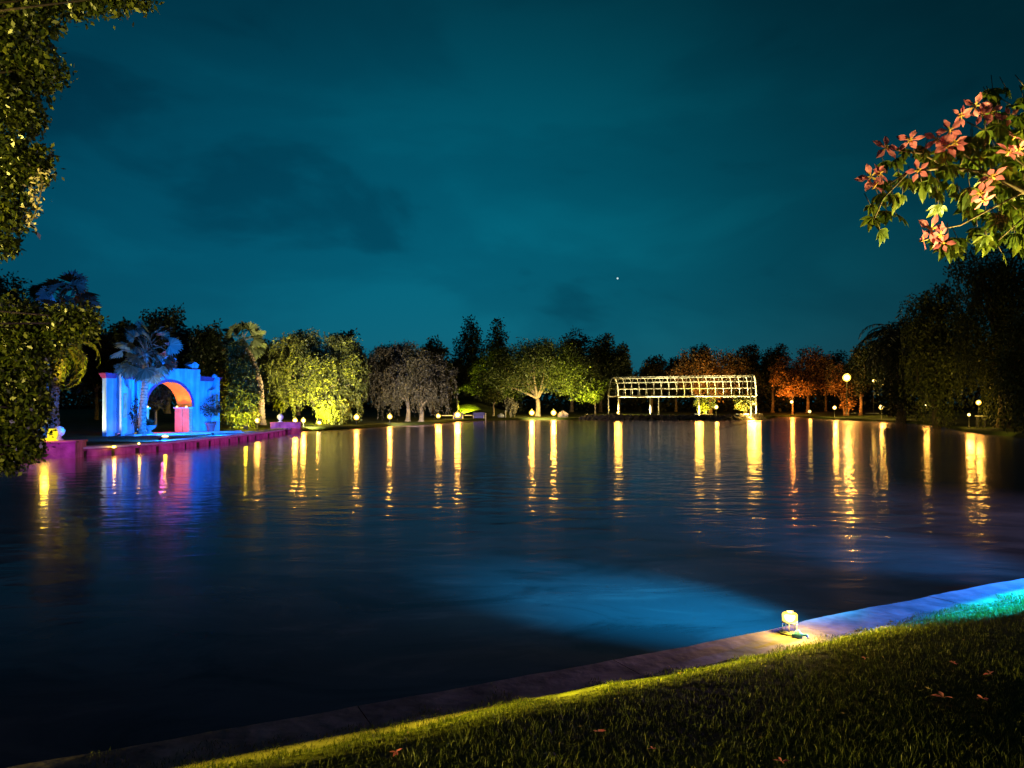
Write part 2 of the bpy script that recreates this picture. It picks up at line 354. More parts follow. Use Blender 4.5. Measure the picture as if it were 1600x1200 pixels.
g = mesh_np('pond_bed', [(-90,-60,-2.0),(120,-60,-2.0),(120,170,-2.0),(-90,170,-2.0)], [(0,1,2,3)], mat=M['lawn']); tag(g, kind='structure')
WV = np.column_stack([OL+rd*.35*0, np.zeros(N)])
wm = mesh_np('pond_water', np.vstack([[[CEN[0], CEN[1], 0]], np.column_stack([OL+rd*.25, np.zeros(N)])]), None, np.column_stack([np.zeros(N, int), 1+ii, 1+(ii+1) % N]), mat=M['water'])
tag(wm, kind='structure')

# near stone coping: cut slabs along the edge
near_pts = densify([p for p in OUT[1:18]], closed=False, step=.08)
seg = np.concatenate([[0], np.cumsum(np.linalg.norm(np.diff(near_pts, axis=0), axis=1))])
def at_len(s): return np.array([np.interp(s, seg, near_pts[:,0]), np.interp(s, seg, near_pts[:,1])])
def sweep_slab(mb, s0, s1, w0, w1, z0, z1, step=.15, bev=.018, sign=1):
    k = max(2, int((s1-s0)/step)); vs = []
    for i in range(k+1):
        s = s0+(s1-s0)*i/k; p = at_len(s); t = at_len(s+.05)-at_len(s-.05); t /= np.linalg.norm(t); nrm = np.array([t[1], -t[0]])
        jit = .006*math.sin(s*7.3)+.004*math.sin(s*17.1)
        for w, z in ((w0+jit, z0), (w0+jit, z1-bev), (w0+jit+bev, z1), (w1-bev, z1), (w1, z1-bev), (w1, z0)):
            q = p+nrm*w; vs.append((q[0], q[1], z))
    fs = []
    for i in range(k):
        for j in range(5): fs.append((i*6+j, i*6+j+1, (i+1)*6+j+1, (i+1)*6+j))
    fs.append(tuple(range(6))); fs.append(tuple(k*6+j for j in range(5, -1, -1)))
    mb.add(vs, fs)
cop = MB(); s_joint = None
i0 = int(np.argmin(np.linalg.norm(near_pts-np.array([.68, 4.93]), axis=1))); s_ref = seg[i0]
s = s_ref % 1.72
while s < seg[-1]-1.8: sweep_slab(cop, s+.0035, s+1.72-.0035, -.03, .46, -.5, .300+.002*math.sin(s*3)); s += 1.72
o = cop.build('pond_coping', M['stone']); tag(o, 'long stone slab edging with open joints along the near pond bank', 'stone edging')

# ------------------------------------------------------------------ near lawn: individual blades
def blades(P, h, wd, lean, mat, name):
    n = len(P); a = rng.uniform(0, 2*PI, n); side = np.column_stack([np.cos(a), np.sin(a), np.zeros(n)])
    la = rng.uniform(0, 2*PI, n); ln = np.column_stack([np.cos(la), np.sin(la), np.zeros(n)])*(lean*rng.uniform(.2, 1.2, n))[:,None]
    h = h*rng.uniform(.45, 1.25, n); w = wd*rng.uniform(.6, 1.2, n)
    up = np.array([0,0,1.0]); b = P; hm = h[:,None]
    m_ = b+up*hm*.55+ln*hm*.35; t = b+up*hm*.92+ln*hm
    sd = side*w[:,None]*.5
    V = np.stack([b-sd, b+sd, m_+sd*.8, m_-sd*.8, t], 1).reshape(-1, 3); k = np.arange(n)*5
    return mesh_np(name, V, np.column_stack([k, k+1, k+2, k+3]), np.column_stack([k+3, k+2, k+4]), mat=mat)
NB = 340000
X = np.column_stack([rng.uniform(-4.5, 8.5, NB), rng.uniform(1.6, 9.5, NB)])
ins = ~inside(X); X = X[ins]; X = np.concatenate([X, np.column_stack([rng.uniform(-3.5, 5.5, 120000), rng.uniform(2.2, 8.0, 120000)])]); d = dist_ol(X)
nb0 = int(ins.sum()); ok_ = np.ones(len(X), bool); ok_[nb0:] = (d[nb0:] < .66) & (d[nb0:] > .28) & ~inside(X[nb0:]); X = X[ok_]; d = d[ok_]
edge = .355 + .03*np.sin(X[:,0]*5.1) + .02*np.sin(X[:,0]*13.7) - .14*sst(-X[:,0], -.8, 1.6)
keep = (d > edge) & (X[:,1] > 2.3+.02*X[:,0]) & (np.abs(X[:,0]) < .74*X[:,1]+1.0) ; X = X[keep]; d = d[keep]
clump = .75+.45*np.sin(X[:,0]*3.3+np.sin(X[:,1]*4))*np.sin(X[:,1]*3.9+1)+.35*np.sin(X[:,0]*9.1+2*np.sin(X[:,1]*7))*np.sin(X[:,1]*10.3+np.sin(X[:,0]*5))
tk = rng.uniform(0, 1, len(X)) < np.clip(.55+clump*.6, 0, 1); X = X[tk]; d = d[tk]; clump = clump[tk]
P = np.column_stack([X, np.maximum(gz(X, d), .298)-.006])
bl = blades(P, .042*(.7+.35*clump)*(.72+.28*sst(d, .35, .75)), .0036, .60, M['grass'], 'lawn_grass'); tag(bl, 'short mown lawn grass in front of the pond edge', 'grass', kind='stuff')
print('blades', len(P))

# ------------------------------------------------------------------ foliage
def quads_from(P, dirs, L_, Wd, jitter_n=None):
    n = len(P); r = rng.normal(size=(n, 3)); s = np.cross(dirs, r); s /= np.linalg.norm(s, axis=1, keepdims=True)+1e-9
    nrm = np.cross(dirs, s); L_ = np.asarray(L_).reshape(-1, 1)*np.ones((n, 1)); Wd = np.asarray(Wd).reshape(-1, 1)*np.ones((n, 1))
    a = P; b = P+dirs*L_*.45+s*Wd*.5+nrm*Wd*.12; c = P+dirs*L_; e = P+dirs*L_*.45-s*Wd*.5+nrm*Wd*.12
    return np.stack([a, b, c, e], 1).reshape(-1, 3)
def leaves_obj(name, P, dirs, L_, Wd, mat, parent):
    V = quads_from(P, dirs, L_, Wd); k = np.arange(len(P))*4
    return mesh_np(name, V, np.column_stack([k, k+1, k+2, k+3]), mat=mat, parent=parent)
def rdir(n, down=0.0):
    d = rng.normal(size=(n, 3)); d[:,2] -= down; return d/np.linalg.norm(d, axis=1, keepdims=True)
def crown_points(clumps, n, tuft=.16, tufts_per=26, fill=.0):
    """clumps: (x,y,z,rx,ry,rz). Leaves gather in tufts on and inside each clump."""
    vol = np.array([c[3]*c[4]+c[3]*c[5] for c in clumps]); cnt = (n*vol/vol.sum()).astype(int); out = []
    for c, m in zip(clumps, cnt):
        if m < 4: continue
        T = max(5, tufts_per); u = rng.normal(size=(T, 3)); u /= np.linalg.norm(u, axis=1, keepdims=True)
        u *= rng.uniform(.45, 1.0, (T, 1))**.45
        wgt = rng.uniform(.3, 1.6, T); idx = rng.choice(T, m, p=wgt/wgt.sum())
        r = np.array(c[3:6]); p = u[idx]*r + rng.normal(size=(m, 3))*tuft*r.mean()*1.25
        if fill:
            kf = int(m*fill); w = rng.normal(size=(kf, 3)); w /= np.linalg.norm(w, axis=1, keepdims=True); p[:kf] = w*r*rng.uniform(.1, .92, (kf, 1))
        out.append(p+np.array(c[:3]))
    return np.concatenate(out)
def limb(mb, a, b, r0, r1, bend=.15, n=6, seg_=5):
    a, b = Vector(a), Vector(b); L_ = (b-a).length; o = Vector((random.uniform(-1,1), random.uniform(-1,1), random.uniform(-.2,.6)))*L_*bend
    pts = []; rr = []
    for i in range(seg_+1):
        t = i/seg_; pts.append(a.lerp(b, t)+o*math.sin(PI*t)); rr.append(r0+(r1-r0)*t)
    mb.tube(pts, rr, n)
def tree(name, label, cat, base, clumps, n, lsize, mat, bark='bark', tr=.25, fork=.35, group=None, lean=(0,0), tuft=.16, tp=26, down=.2, strands=None, fill=0., aspect=.5, nl=7, multi=1):
    """base (x,y), clumps as absolute ellipsoids; trunk forks into a limb for each clump"""
    bx, by = base; bz = gz1(bx, by)-.05
    t = thing(name, (bx, by, bz), label, cat, group)
    top = max(c[2]+c[5] for c in clumps); low = min(c[2]-c[5] for c in clumps)
    mb = MB(); H = top-bz
    for k in range(multi):
        ox = (k-(multi-1)/2)*tr*2.2
        fz = bz+H*fork*random.uniform(.85, 1.15); fp = Vector((bx+ox*2.2+lean[0]*fz*.3, by+lean[1]*fz*.3, fz))
        mb.tube([(bx+ox, by, bz), (bx+ox*1.05+.02, by, bz+.12*H*fork), (bx+ox*1.4+tr*.3, by+.1*tr, (bz+fz)/2), fp], [tr*1.5, tr*1.05, tr*.85, tr*.7], 9)
        cl = clumps[k::multi] if multi > 1 else clumps
        for c in cl[:nl]:
            e = Vector(c[:3]); limb(mb, fp, e, tr*.5, tr*.10, .12)
            for j in range(3):
                u = Vector(rdir(1)[0]); e2 = e+Vector((u.x*c[3], u.y*c[4], abs(u.z)*c[5]))*.8
                limb(mb, fp.lerp(e, .55+.13*j), e2, tr*.20, tr*.04, .12, 4, 3)
    mb.build('trunk', M[bark], t)
    P = crown_points(clumps, n, tuft, tp, fill); D_ = rdir(len(P), down); Lz = lsize*rng.uniform(.6, 1.3, len(P))
    if strands:
        ns, slen, per = strands
        sp = crown_points(clumps, ns, tuft, tp*2); sp = sp[:ns*2]
        ln = slen*rng.uniform(.4, 1.15, len(sp)); tt = np.linspace(0, 1, per)
        off = rng.normal(size=(len(sp), 2))*.16
        Q = sp[:,None,:].repeat(per, 1); Q[:,:,2] -= ln[:,None]*tt[None]; Q[:,:,0] += off[:,0:1]*np.sin(tt*2.5)[None]*ln[:,None]; Q[:,:,1] += off[:,1:2]*np.sin(tt*2.5)[None]*ln[:,None]
        Q = Q.reshape(-1, 3)+rng.normal(size=(len(sp)*per, 3))*lsize*.28
        Q = Q[Q[:,2] > bz+.25]
        d2 = rng.normal(size=(len(Q), 3))*.42; d2[:,2] -= 1; d2 /= np.linalg.norm(d2, axis=1, keepdims=True)
        P = np.concatenate([P, Q]); D_ = np.concatenate([D_, d2]); Lz = np.concatenate([Lz, lsize*rng.uniform(.6, 1.3, len(Q))])
    leaves_obj('crown', P, D_, Lz, Lz*aspect, M[mat], t)
    return t
def auto_clumps(cx, cy, z0, z1, hw, style='round', k=9, depth=.8):
    c = []; hz = (z1-z0)/2; zc = (z0+z1)/2
    for i in range(k):
        if style == 'cone':
            f = i/(k-1); z = z0+(z1-z0)*(.06+.86*f); r = hw*(1.0-.70*f**1.8)
            c.append((cx+random.uniform(-.15,.15)*r, cy, z, r*.95, r*.95*depth, (z1-z0)/k*1.5))
        elif style == 'column':
            f = i/(k-1); z = z0+(z1-z0)*(.08+.84*f); r = hw*(.72+.28*math.sin(PI*min(1, f*1.15)))*(.62 if f > .9 else 1)
            c.append((cx+random.uniform(-.25,.25)*r, cy+random.uniform(-.2,.2)*r, z, r*.85, r*.8, (z1-z0)/k*1.05))
        elif style == 'umbrella':
            a = -1+2*i/(k-1); rr = hw*.36; z = z1-rr*.55-(abs(a)**2.2)*(z1-z0)*.55
            c.append((cx+a*hw*.80, cy+random.uniform(-.5,.5)*hw*depth, z, rr*1.05, rr*depth, (z1-z0)*.27*random.uniform(.8,1.15)))
        else:
            a = 2*PI*i/k*2.4; f = (i+.5)/k; rr = math.sqrt(f)*.66
            c.append((cx+math.cos(a)*rr*hw, cy+math.sin(a*1.3)*rr*hw*depth, zc+math.sin(a)*rr*hz*1.0, hw*random.uniform(.36,.5), hw*depth*.45, hz*random.uniform(.38,.5)))
    return c
def ptree(name, label, px, ytop, hwpx, D, style='round', mat='dark_leaf', n=1500, ls=.45, ylow=None, cat='tree', group=None, k=9, **kw):
    """a tree from its photo column, top row and half width, at its real distance"""
    x = (px-800)/F*D; z1 = CAMH-(ytop-HZ)/F*D; hw = hwpx/F*D; bz = gz1(x, D)
    z0 = bz+(z1-bz)*.22 if ylow is None else CAMH-(ylow-HZ)/F*D
    if style == 'cone': z0 = bz+.4
    cl = auto_clumps(x, D, z0, z1, hw, style, k)
    return tree(name, label, cat, (x+kw.pop('bx', 0), D), cl, n, ls, mat, group=group, tr=kw.pop('tr', max(.12, (z1-bz)*.022)), **kw)

# --- the continuous far wood behind the park, too far off to count
bgP = []
for px in np.arange(-260, 1900, 17):
    D = rng.uniform(136, 160); yt = 578+9*math.sin(px*.021)+7*math.sin(px*.057+2)+rng.uniform(-7, 7)
    if px < 420: yt -= 30*sst(np.array(420.-px), 0, 220)
    if px > 1330: yt -= 45*sst(np.array(px-1330.), 0, 160)
    x = (px-800)/F*D; z1 = CAMH-(float(yt)-HZ)/F*D; r = 2.6
    bgP.append(crown_points([(x+rng.uniform(-1,1), D, z, r*1.2, r, (z1)/7) for z in np.linspace(1.5, z1-.8, 5)], 900, .2, 30))
bgP = np.concatenate(bgP); Lz = .75*rng.uniform(.6, 1.3, len(bgP))
o = leaves_obj('distant_wood', bgP, rdir(len(bgP)), Lz, Lz*.6, M['dark_leaf'], None); tag(o, 'dark distant wood closing the far side of the park', 'wood', kind='stuff')

# --- silhouetted background trees
SG = 'dark trees standing behind the lit park trees'
SIL = [
 (22, 432, 58, 78, 'round', 'dark round treetop at the far left above the overhanging foliage'),
 (150, 512, 48, 66, 'round', 'low dark tree between the left palms and the blue arch'),
 (195, 500, 36, 78, 'round', 'dark tree rising just left behind the fan palm'),
 (262, 480, 56, 84, 'round', 'big dark dome shaped tree directly behind the blue arch'),
 (328, 508, 40, 80, 'round', 'dark tree behind the right end of the blue arch'),
 (405, 528, 42, 84, 'round', 'dark tree between the columnar tree and the yellow lit willow'),
 (466, 522, 38, 92, 'round', 'dark tree peeping over the left top of the yellow lit willow'),
 (540, 520, 38, 92, 'round', 'dark tree peeping over the right top of the yellow lit willow'),
 (622, 540, 40, 100, 'round', 'dark tree behind the grey weeping tree crown'),
 (675, 529, 34, 104, 'round', 'dark round headed tree right of the grey weeping tree'),
 (738, 503, 42, 120, 'cone', 'taller dark conifer with a pointed top at the centre'),
 (776, 510, 40, 120, 'cone', 'shorter dark conifer right beside the taller pointed one'),
 (704, 562, 32, 112, 'round', 'low dark tree left of the two conifers above the yellow mound'),
 (838, 531, 42, 125, 'round', 'dark tree behind the top of the wide umbrella tree'),
 (893, 519, 36, 122, 'round', 'dark lumpy tree, left of the high pair beside the pergola'),
 (938, 522, 32, 120, 'round', 'dark lumpy tree, right of the high pair beside the pergola'),
 (967, 540, 22, 118, 'round', 'small dark tree above the left end of the white pergola'),
 (1018, 556, 30, 128, 'round', 'dark tree behind the left half of the white pergola'),
 (1056, 556, 28, 132, 'round', 'dark tree behind the middle of the white pergola'),
 (1090, 538, 25, 136, 'round', 'dark taller tree rising behind the amber lit pergola tree'),
 (1166, 539, 30, 134, 'round', 'dark tree above the right end of the pergola, left one of two'),
 (1207, 540, 30, 136, 'round', 'dark tree just right of the pergola top, right one of two'),
 (1290, 548, 42, 138, 'round', 'dark tree behind the orange lit trees on the right bank'),
 (1392, 500, 44, 96, 'round', 'dark tree crowding behind the huge date palm on the right bank'),
 (1345, 532, 30, 110, 'round', 'dark tree over the bright street lamp on the right bank'),
]
for (px, yt, hw, D, st, lb) in SIL:
    ptree('pointed_conifer' if st == 'cone' else 'dark_tree', lb, px, yt, hw, D, st, 'dark_leaf', 14000 if st == 'cone' else 9500, .42, fill=.5, tuft=.13, group=None if st == 'cone' else SG, k=8 if st == 'cone' else 11)

# --- lit park trees
def C(px, py, D, rx, ry=None, rz=None):
    p = at_px(px, py, D); s = D/F; return (p.x, p.y, p.z, rx*s, (rx if ry is None else ry)*s, (rx if rz is None else rz)*s)
tree('columnar_tree', 'dense upright leafy tree lit yellow at its foot right beside the arch', 'tree', at_gr(380, 52, 0)[:2],
     [C(372,560,52,20),C(360,585,52,20),C(386,588,51.5,20),C(370,612,51.5,26),C(390,615,51,20),C(352,618,52,16),C(372,636,51,24),C(385,644,50.5,18),C(368,550,52,14,14,10)], 13000, .20, 'green_leaf', tr=.16, fork=.25, tuft=.2)
tree('weeping_pepper_tree', 'large weeping pepper tree lit bright yellow by a floodlight at the water', 'tree', at_gr(507, 66, 0)[:2],
     [C(462,548,67,34,30,22),C(505,540,68,36,30,20),C(535,545,67,30,26,22),C(440,580,66,26,24,22),C(480,580,65,34,26,24),C(520,585,65,36,26,26),C(552,575,66,24,24,24),C(450,610,65.5,24,20,20),C(545,610,65,26,22,20),C(505,610,64.5,34,20,18),C(470,532,68,20,16,12)],
     22000, .21, 'pepper_leaf', 'pale_bark', tr=.34, fork=.22, strands=(600, 1.7, 26), tp=22, tuft=.13, multi=2, nl=8)
tree('small_weeping_tree', 'small drooping yellow foliage hanging to the water beside the floodlight', 'tree', at_gr(521, 64.2, 0)[:2],
     [C(515,628,63.5,16,14,12),C(528,634,63.3,13,12,12)], 700, .3, 'pepper_leaf', 'pale_bark', tr=.10, fork=.4, strands=(90, 1.5, 14), tp=14)
tree('grey_weeping_tree', 'grey brown weeping tree with dim foliage, left one of the pair', 'tree', at_gr(637, 76, 0)[:2],
     [C(600,560,77,28,26,18),C(632,552,78,28,26,14),C(590,590,76,22,22,20),C(620,590,75,26,24,20),C(605,612,75,20,20,16)],
     12000, .21, 'grey_leaf', 'pale_bark', tr=.24, fork=.25, strands=(360, 1.9, 24), tp=20, tuft=.13)
tree('grey_weeping_tree', 'grey brown weeping tree with dim foliage, right one of the pair', 'tree', at_gr(658, 75, 0)[:2],
     [C(662,570,76,30,26,18),C(690,590,76,24,22,20),C(660,600,74.5,28,24,20),C(645,575,76,24,22,18),C(685,612,75,20,20,16)],
     12500, .21, 'grey_leaf', 'pale_bark', tr=.26, fork=.25, strands=(370, 1.9, 24), tp=20, tuft=.13)
um = auto_clumps(*(at_gr(845, 105, 0)[:2]), 3.6, 10.6, 94/F*105, 'umbrella', 13, .55)
um += [C(800,575,104,34,30,20),C(860,560,104,40,30,20),C(900,590,103,30,26,20),C(770,600,104,24,22,16),C(915,605,102,20,18,16),C(835,590,103,34,28,18),C(810,603,100.5,24,18,12),C(868,602,100.5,26,18,13),C(785,590,101,26,20,14),C(840,575,100,36,24,16),C(885,580,100.5,32,22,16),C(905,612,101,22,16,14),C(760,615,103,16,14,10)]
tree('umbrella_tree', 'wide flat crowned tree with forked pale trunk behind two bank lamps', 'tree', at_gr(840, 103, 0)[:2], um, 26000, .29, 'green_leaf', 'pale_bark', tr=.36, fork=.24, nl=8, tp=40)
tree('young_tree', 'small bright yellow green tree on thin trunk left of the pergola', 'tree', at_gr(930, 101, 0)[:2],
     [C(928,606,101,17,15,13),C(922,618,100.5,13,12,9),C(937,600,101,13,12,12),C(934,619,101,10,9,8)], 1300, .42, 'green_leaf', 'pale_bark', tr=.10, fork=.45)
tree('scrubby_tree', 'small scruffy bush with bare pale stems left of the umbrella trunk', 'bush', at_gr(798, 99, 0)[:2],
     [C(795,628,99,7),C(800,634,99,8,7,6)], 420, .32, 'grey_leaf', 'pale_bark', tr=.07, fork=.4, strands=(30, 1.0, 8))
tree('young_tree', 'small pale trunked tree beside the right end of the yellow mound', 'tree', at_gr(771, 103, 0)[:2],
     [C(771,618,104,18,14,10),C(785,612,104,14,12,9)], 700, .42, 'green_leaf', 'pale_bark', tr=.16, fork=.35)
tree('low_shrub', 'low yellow green shrub growing on the left side of the mound', 'shrub', at_gr(703, 112, 0)[:2],
     [C(700,632,112,13,10,7),C(712,634,112,9,8,6)], 500, .4, 'green_leaf', tr=.05, fork=.3)
tree('arch_view_tree', 'small pale tree seen through the opening of the blue arch', 'tree', at_gr(243, 56, 0)[:2],
     [C(246,612,56,17),C(232,620,56,12),C(256,624,56,12),C(242,632,55.5,14,12,8)], 900, .24, 'grey_leaf', 'pale_bark', tr=.10, fork=.4)
# amber lit trees behind and right of the pergola
tree('amber_tree', 'amber lit broad tree behind the right half of the white pergola', 'tree', at_gr(1110, 116, 0)[:2],
     [C(1080,574,118,24),C(1110,566,118,28,24,16),C(1138,574,118,22),C(1095,590,116,24),C(1130,592,116,24),C(1110,604,115,26,22,16),C(1060,585,118,16)], 7000, .38, 'rust_leaf', tr=.3, fork=.3)
for px, lb, w in ((1100, 'yellow lit round shrub behind the middle posts of the pergola', 15), (1163, 'orange yellow lit shrub beside the right end posts of the pergola', 13)):
    tree('round_shrub', lb, 'shrub', at_gr(px, 103, 0)[:2], [C(px-6,630,103,w*.7,w*.6,8),C(px+6,629,103,w*.7,w*.6,9),C(px,636,102.6,w*.7,w*.5,6)], 900, .36, 'pepper_leaf', tr=.07, fork=.35)
OG = 'orange lit trees on the right bank'
tree('orange_tree', 'orange lit forked tree right of the pergola, brightest leaves at left', 'tree', at_gr(1238, 126, 0)[:2],
     [C(1218,592,126,13,12,14),C(1228,606,125.5,16,14,12),C(1255,606,126,16,14,10),C(1240,598,127,18,14,14),C(1215,580,127,11,10,10)], 4500, .38, 'rust_leaf', tr=.18, fork=.35, group=OG)
tree('orange_tree', 'broad dim orange tree behind the forked orange tree', 'tree', at_gr(1262, 130, 0)[:2],
     [C(1245,570,131,26,22,18),C(1275,572,131,28,24,18),C(1290,595,130,24,22,20),C(1258,585,131,28,24,16),C(1262,556,132,20,18,12)], 5500, .4, 'rust_leaf', tr=.28, fork=.3, group=OG)
tree('orange_tree', 'orange lit thin stemmed tree beside the bright street lamp', 'tree', at_gr(1322, 112, 0)[:2],
     [C(1300,600,112,13,12,14),C(1330,610,112,15,13,16),C(1345,590,113,15,14,12),C(1310,580,113,16,14,12),C(1325,632,111,10,9,7)], 3200, .34, 'rust_leaf', tr=.13, fork=.3, group=OG, multi=3)
# right bank: big date palm silhouette and weeping willows
WG = 'dark weeping willows on the right bank'
tree('weeping_willow', 'dim green weeping willow left of the others on the right bank', 'tree', at_gr(1462, 64, 0)[:2],
     [C(1440,480,64,28,26,22),C(1470,470,65,30,26,20),C(1450,520,63,34,30,26),C(1490,515,64,32,28,26),C(1470,560,62,34,28,26),C(1435,560,63,22,20,20),C(1500,560,63,26,24,24),C(1465,600,62,30,26,18)],
     8000, .26, 'willow_leaf', tr=.42, fork=.2, strands=(450, 3.2, 26), group=WG)
tree('weeping_willow', 'tall dark weeping willow at the right edge behind the bank lights', 'tree', at_gr(1568, 55, 0)[:2],
     [C(1530,418,56,40,36,28),C(1585,398,56,46,36,30),C(1555,440,56,44,36,28),C(1550,480,55,44,36,34),C(1600,480,55,44,36,34),C(1545,540,54,40,34,32),C(1600,545,54,40,34,34),C(1630,450,55,44,34,40),C(1570,590,54,36,30,22),C(1640,560,54,44,34,40),C(1515,500,55,24,24,30)],
     11000, .25, 'willow_leaf', tr=.5, fork=.2, strands=(600, 3.6, 28), group=WG)
tree('weeping_willow', 'nearest weeping willow trailing yellowish strands at the far right edge', 'tree', at_gr(1625, 43, 0)[:2],
     [C(1615,520,43,40,34,34),C(1590,570,43,26,24,26),C(1640,580,43,40,30,34),C(1600,600,42,26,22,20)],
     2600, .26, 'willow_leaf', tr=.3, fork=.2, strands=(260, 2.4, 20), group=WG)
tree('bank_bush', 'dark leafy bush at the water below the big date palm', 'bush', at_gr(1412, 76, 0)[:2],
     [C(1395,622,76,22),C(1420,612,76,24),C(1440,628,75,22),C(1405,600,77,24),C(1430,640,75,16,14,10),C(1385,640,76,14,12,9)], 2600, .34, 'dark_leaf', tr=.12, fork=.3)

# ------------------------------------------------------------------ palms
def frond(base, az, el, length, droop, nseg=10):
    pts = []; p = Vector(base); e = el; st = length/nseg
    for i in range(nseg+1):
        pts.append(p.copy()); p = p+Vector((math.cos(az)*math.cos(e), math.sin(az)*math.cos(e), math.sin(e)))*st; e -= droop/nseg*(1+i*.10)
    return pts
def pinnate_crown(parent, c, nf, length, mat, el_rng=(-.6, 1.3), droop=1.7, ll=.35, per=34, lw=.035):
    Vv = []; mb = MB(); c = Vector(c)
    for i in range(nf):
        az = i*2.39996+random.uniform(-.2,.2); f = i/nf; el = el_rng[1]+(el_rng[0]-el_rng[1])*f+random.uniform(-.12,.12)
        pts = frond(c, az, el, length*random.uniform(.85, 1.1), droop*random.uniform(.8, 1.15))
        mb.tube(pts, [.03*(1-.85*k/(len(pts)-1)) for k in range(len(pts))], 4)
        pa = np.array([tuple(p) for p in pts]); t = np.linspace(.12, .99, per)
        idx = t*(len(pa)-1); lo = np.floor(idx).astype(int).clip(0, len(pa)-2); fr = (idx-lo)[:,None]
        pp = pa[lo]*(1-fr)+pa[lo+1]*fr; tg = pa[lo+1]-pa[lo]; tg /= np.linalg.norm(tg, axis=1, keepdims=True)
        sd = np.cross(tg, [0,0,1.0]); sd /= np.linalg.norm(sd, axis=1, keepdims=True)+1e-9
        for s in (-1, 1):
            dd = sd*s*.85+tg*.6-np.array([0,0,.35])+rng.normal(size=pp.shape)*.08; dd /= np.linalg.norm(dd, axis=1, keepdims=True)
            LL = ll*np.sin(PI*(t*.85+.12))*rng.uniform(.85, 1.1, per)+.05
            Vv.append(quads_from(pp, dd, LL, lw))
    V = np.concatenate(Vv); k = np.arange(len(V)//4)*4
    cr = mesh_np('crown', V, np.column_stack([k, k+1, k+2, k+3]), mat=mat, parent=parent)
    mb.build('frond_stalks', M['twig'], cr)
def palm_trunk(parent, pts, r0, r1, rings=26):
    mb = MB(); P_ = [Vector(p) for p in pts]; n = rings*2; path = []; rad = []
    for i in range(n+1):
        t = i/n*(len(P_)-1); k = min(int(t), len(P_)-2); q = P_[k].lerp(P_[k+1], t-k); path.append(q)
        rad.append((r0+(r1-r0)*i/n)*(1.10 if i % 2 else .94)*(1.25 if i < 3 else 1))
    mb.tube(path, rad, 12, smooth=False); return mb.build('trunk', M['palm_bark'], parent)
def fan_crown(parent, c, nf, pet, fr, mat, el_rng=(-1.2, 1.35), blades_n=18):
    Vv = []; mb = MB(); c = Vector(c)
    for i in range(nf):
        az = i*2.39996+random.uniform(-.25,.25); f = (i+.5)/nf; el = el_rng[1]+(el_rng[0]-el_rng[1])*f+random.uniform(-.15,.15)
        pts = frond(c, az, el, pet*random.uniform(.8, 1.15), .5, 5); mb.tube(pts, [.022, .02, .018, .016, .014, .012], 4)
        tip = pts[-1]; ax = (pts[-1]-pts[-2]).normalized(); ax = (ax+Vector((random.gauss(0,.35),random.gauss(0,.35),-.15))).normalized(); sd = ax.cross(Vector((0,0,1))); sd = sd.normalized() if sd.length > .05 else Vector((1,0,0)); sd = Matrix.Rotation(random.uniform(-1.15, 1.15), 3, ax) @ sd; nr = sd.cross(ax)
        th = np.linspace(-1.75, 1.75, blades_n); R_ = fr*random.uniform(.8, 1.15)
        A = np.array(ax); B = np.array(sd); Nn = np.array(nr)
        dd = np.cos(th)[:,None]*A+np.sin(th)[:,None]*B-np.abs(th)[:,None]*.10*Nn+rng.normal(size=(blades_n, 3))*.03
        side = -np.sin(th)[:,None]*A+np.cos(th)[:,None]*B
        R1 = R_*(1-.18*np.abs(th)/1.75)[:,None]; T = np.array(tip); w = R_*.095
        a = np.repeat(T[None], blades_n, 0); b = T+dd*R1*.62+side*w; e = T+dd*R1*.62-side*w; cc = T+dd*R1-np.array([0,0,.10*R_])
        Vv.append(np.stack([a, b, cc, e], 1).reshape(-1, 3))
    V = np.concatenate(Vv); k = np.arange(len(V)//4)*4
    cr = mesh_np('crown', V, np.column_stack([k, k+1, k+2, k+3]), mat=mat, parent=parent)
    mb.build('frond_stalks', M['twig'], cr)
def palm(kind, label, base, pts, r0, r1, crown, **kw):
    t = thing(kind, (base[0], base[1], gz1(*base[:2])-.05), label, 'palm tree')
    palm_trunk(t, [(base[0], base[1], gz1(*base[:2])-.05)]+pts, r0, r1)
    crown(t, pts[-1], **kw); return t
b = at_gr(222, 39.6, 0)
palm('fan_palm', 'fan palm with ragged grey leaves standing before the blue arch', b, [at_px(223,640,39.6), at_px(227,600,39.6), at_px(228,552,39.6)], .20, .15, fan_crown, nf=40, pet=1.25, fr=.66, mat=M['palm_leaf'], el_rng=(-1.0, 1.5))
b = at_gr(88, 31, 0)
palm('date_palm', 'leaning date palm lit blue and yellow behind the round stone ball', b, [at_px(84,640,31), at_px(88,590,31), at_px(99,541,31)], .20, .14, pinnate_crown, nf=26, length=2.25, mat=M['date_leaf'], ll=.30, droop=2.0, el_rng=(-.8, 1.1), lw=.032)
b = at_gr(67, 38, 0)
palm('fan_palm', 'tall fan palm towering left above the leaning date palm', b, [at_px(68,620,38), at_px(72,540,39), at_px(98,468,40)], .26, .16, fan_crown, nf=38, pet=1.0, fr=.85, mat=M['palm_leaf'])
b = at_gr(409, 60, 0)
palm('fan_palm', 'slender fan palm with orange lit trunk left of the yellow willow', b, [at_px(408,630,60), at_px(407,600,60), at_px(397,565,61), at_px(380,533,62)], .30, .13, fan_crown, nf=34, pet=1.2, fr=.95, mat=M['palm_leaf'])
b = at_gr(1408, 80, 0)
palm('date_palm', 'huge dark date palm arching over the right bank lamps', b, [at_px(1408,600,80), at_px(1408,535,80)], .55, .45, pinnate_crown, nf=70, length=6.2, mat=M['dark_leaf'], ll=.9, droop=1.9, el_rng=(-.7, 1.25), per=46, lw=.09)
b = at_gr(1330, 92, 0)

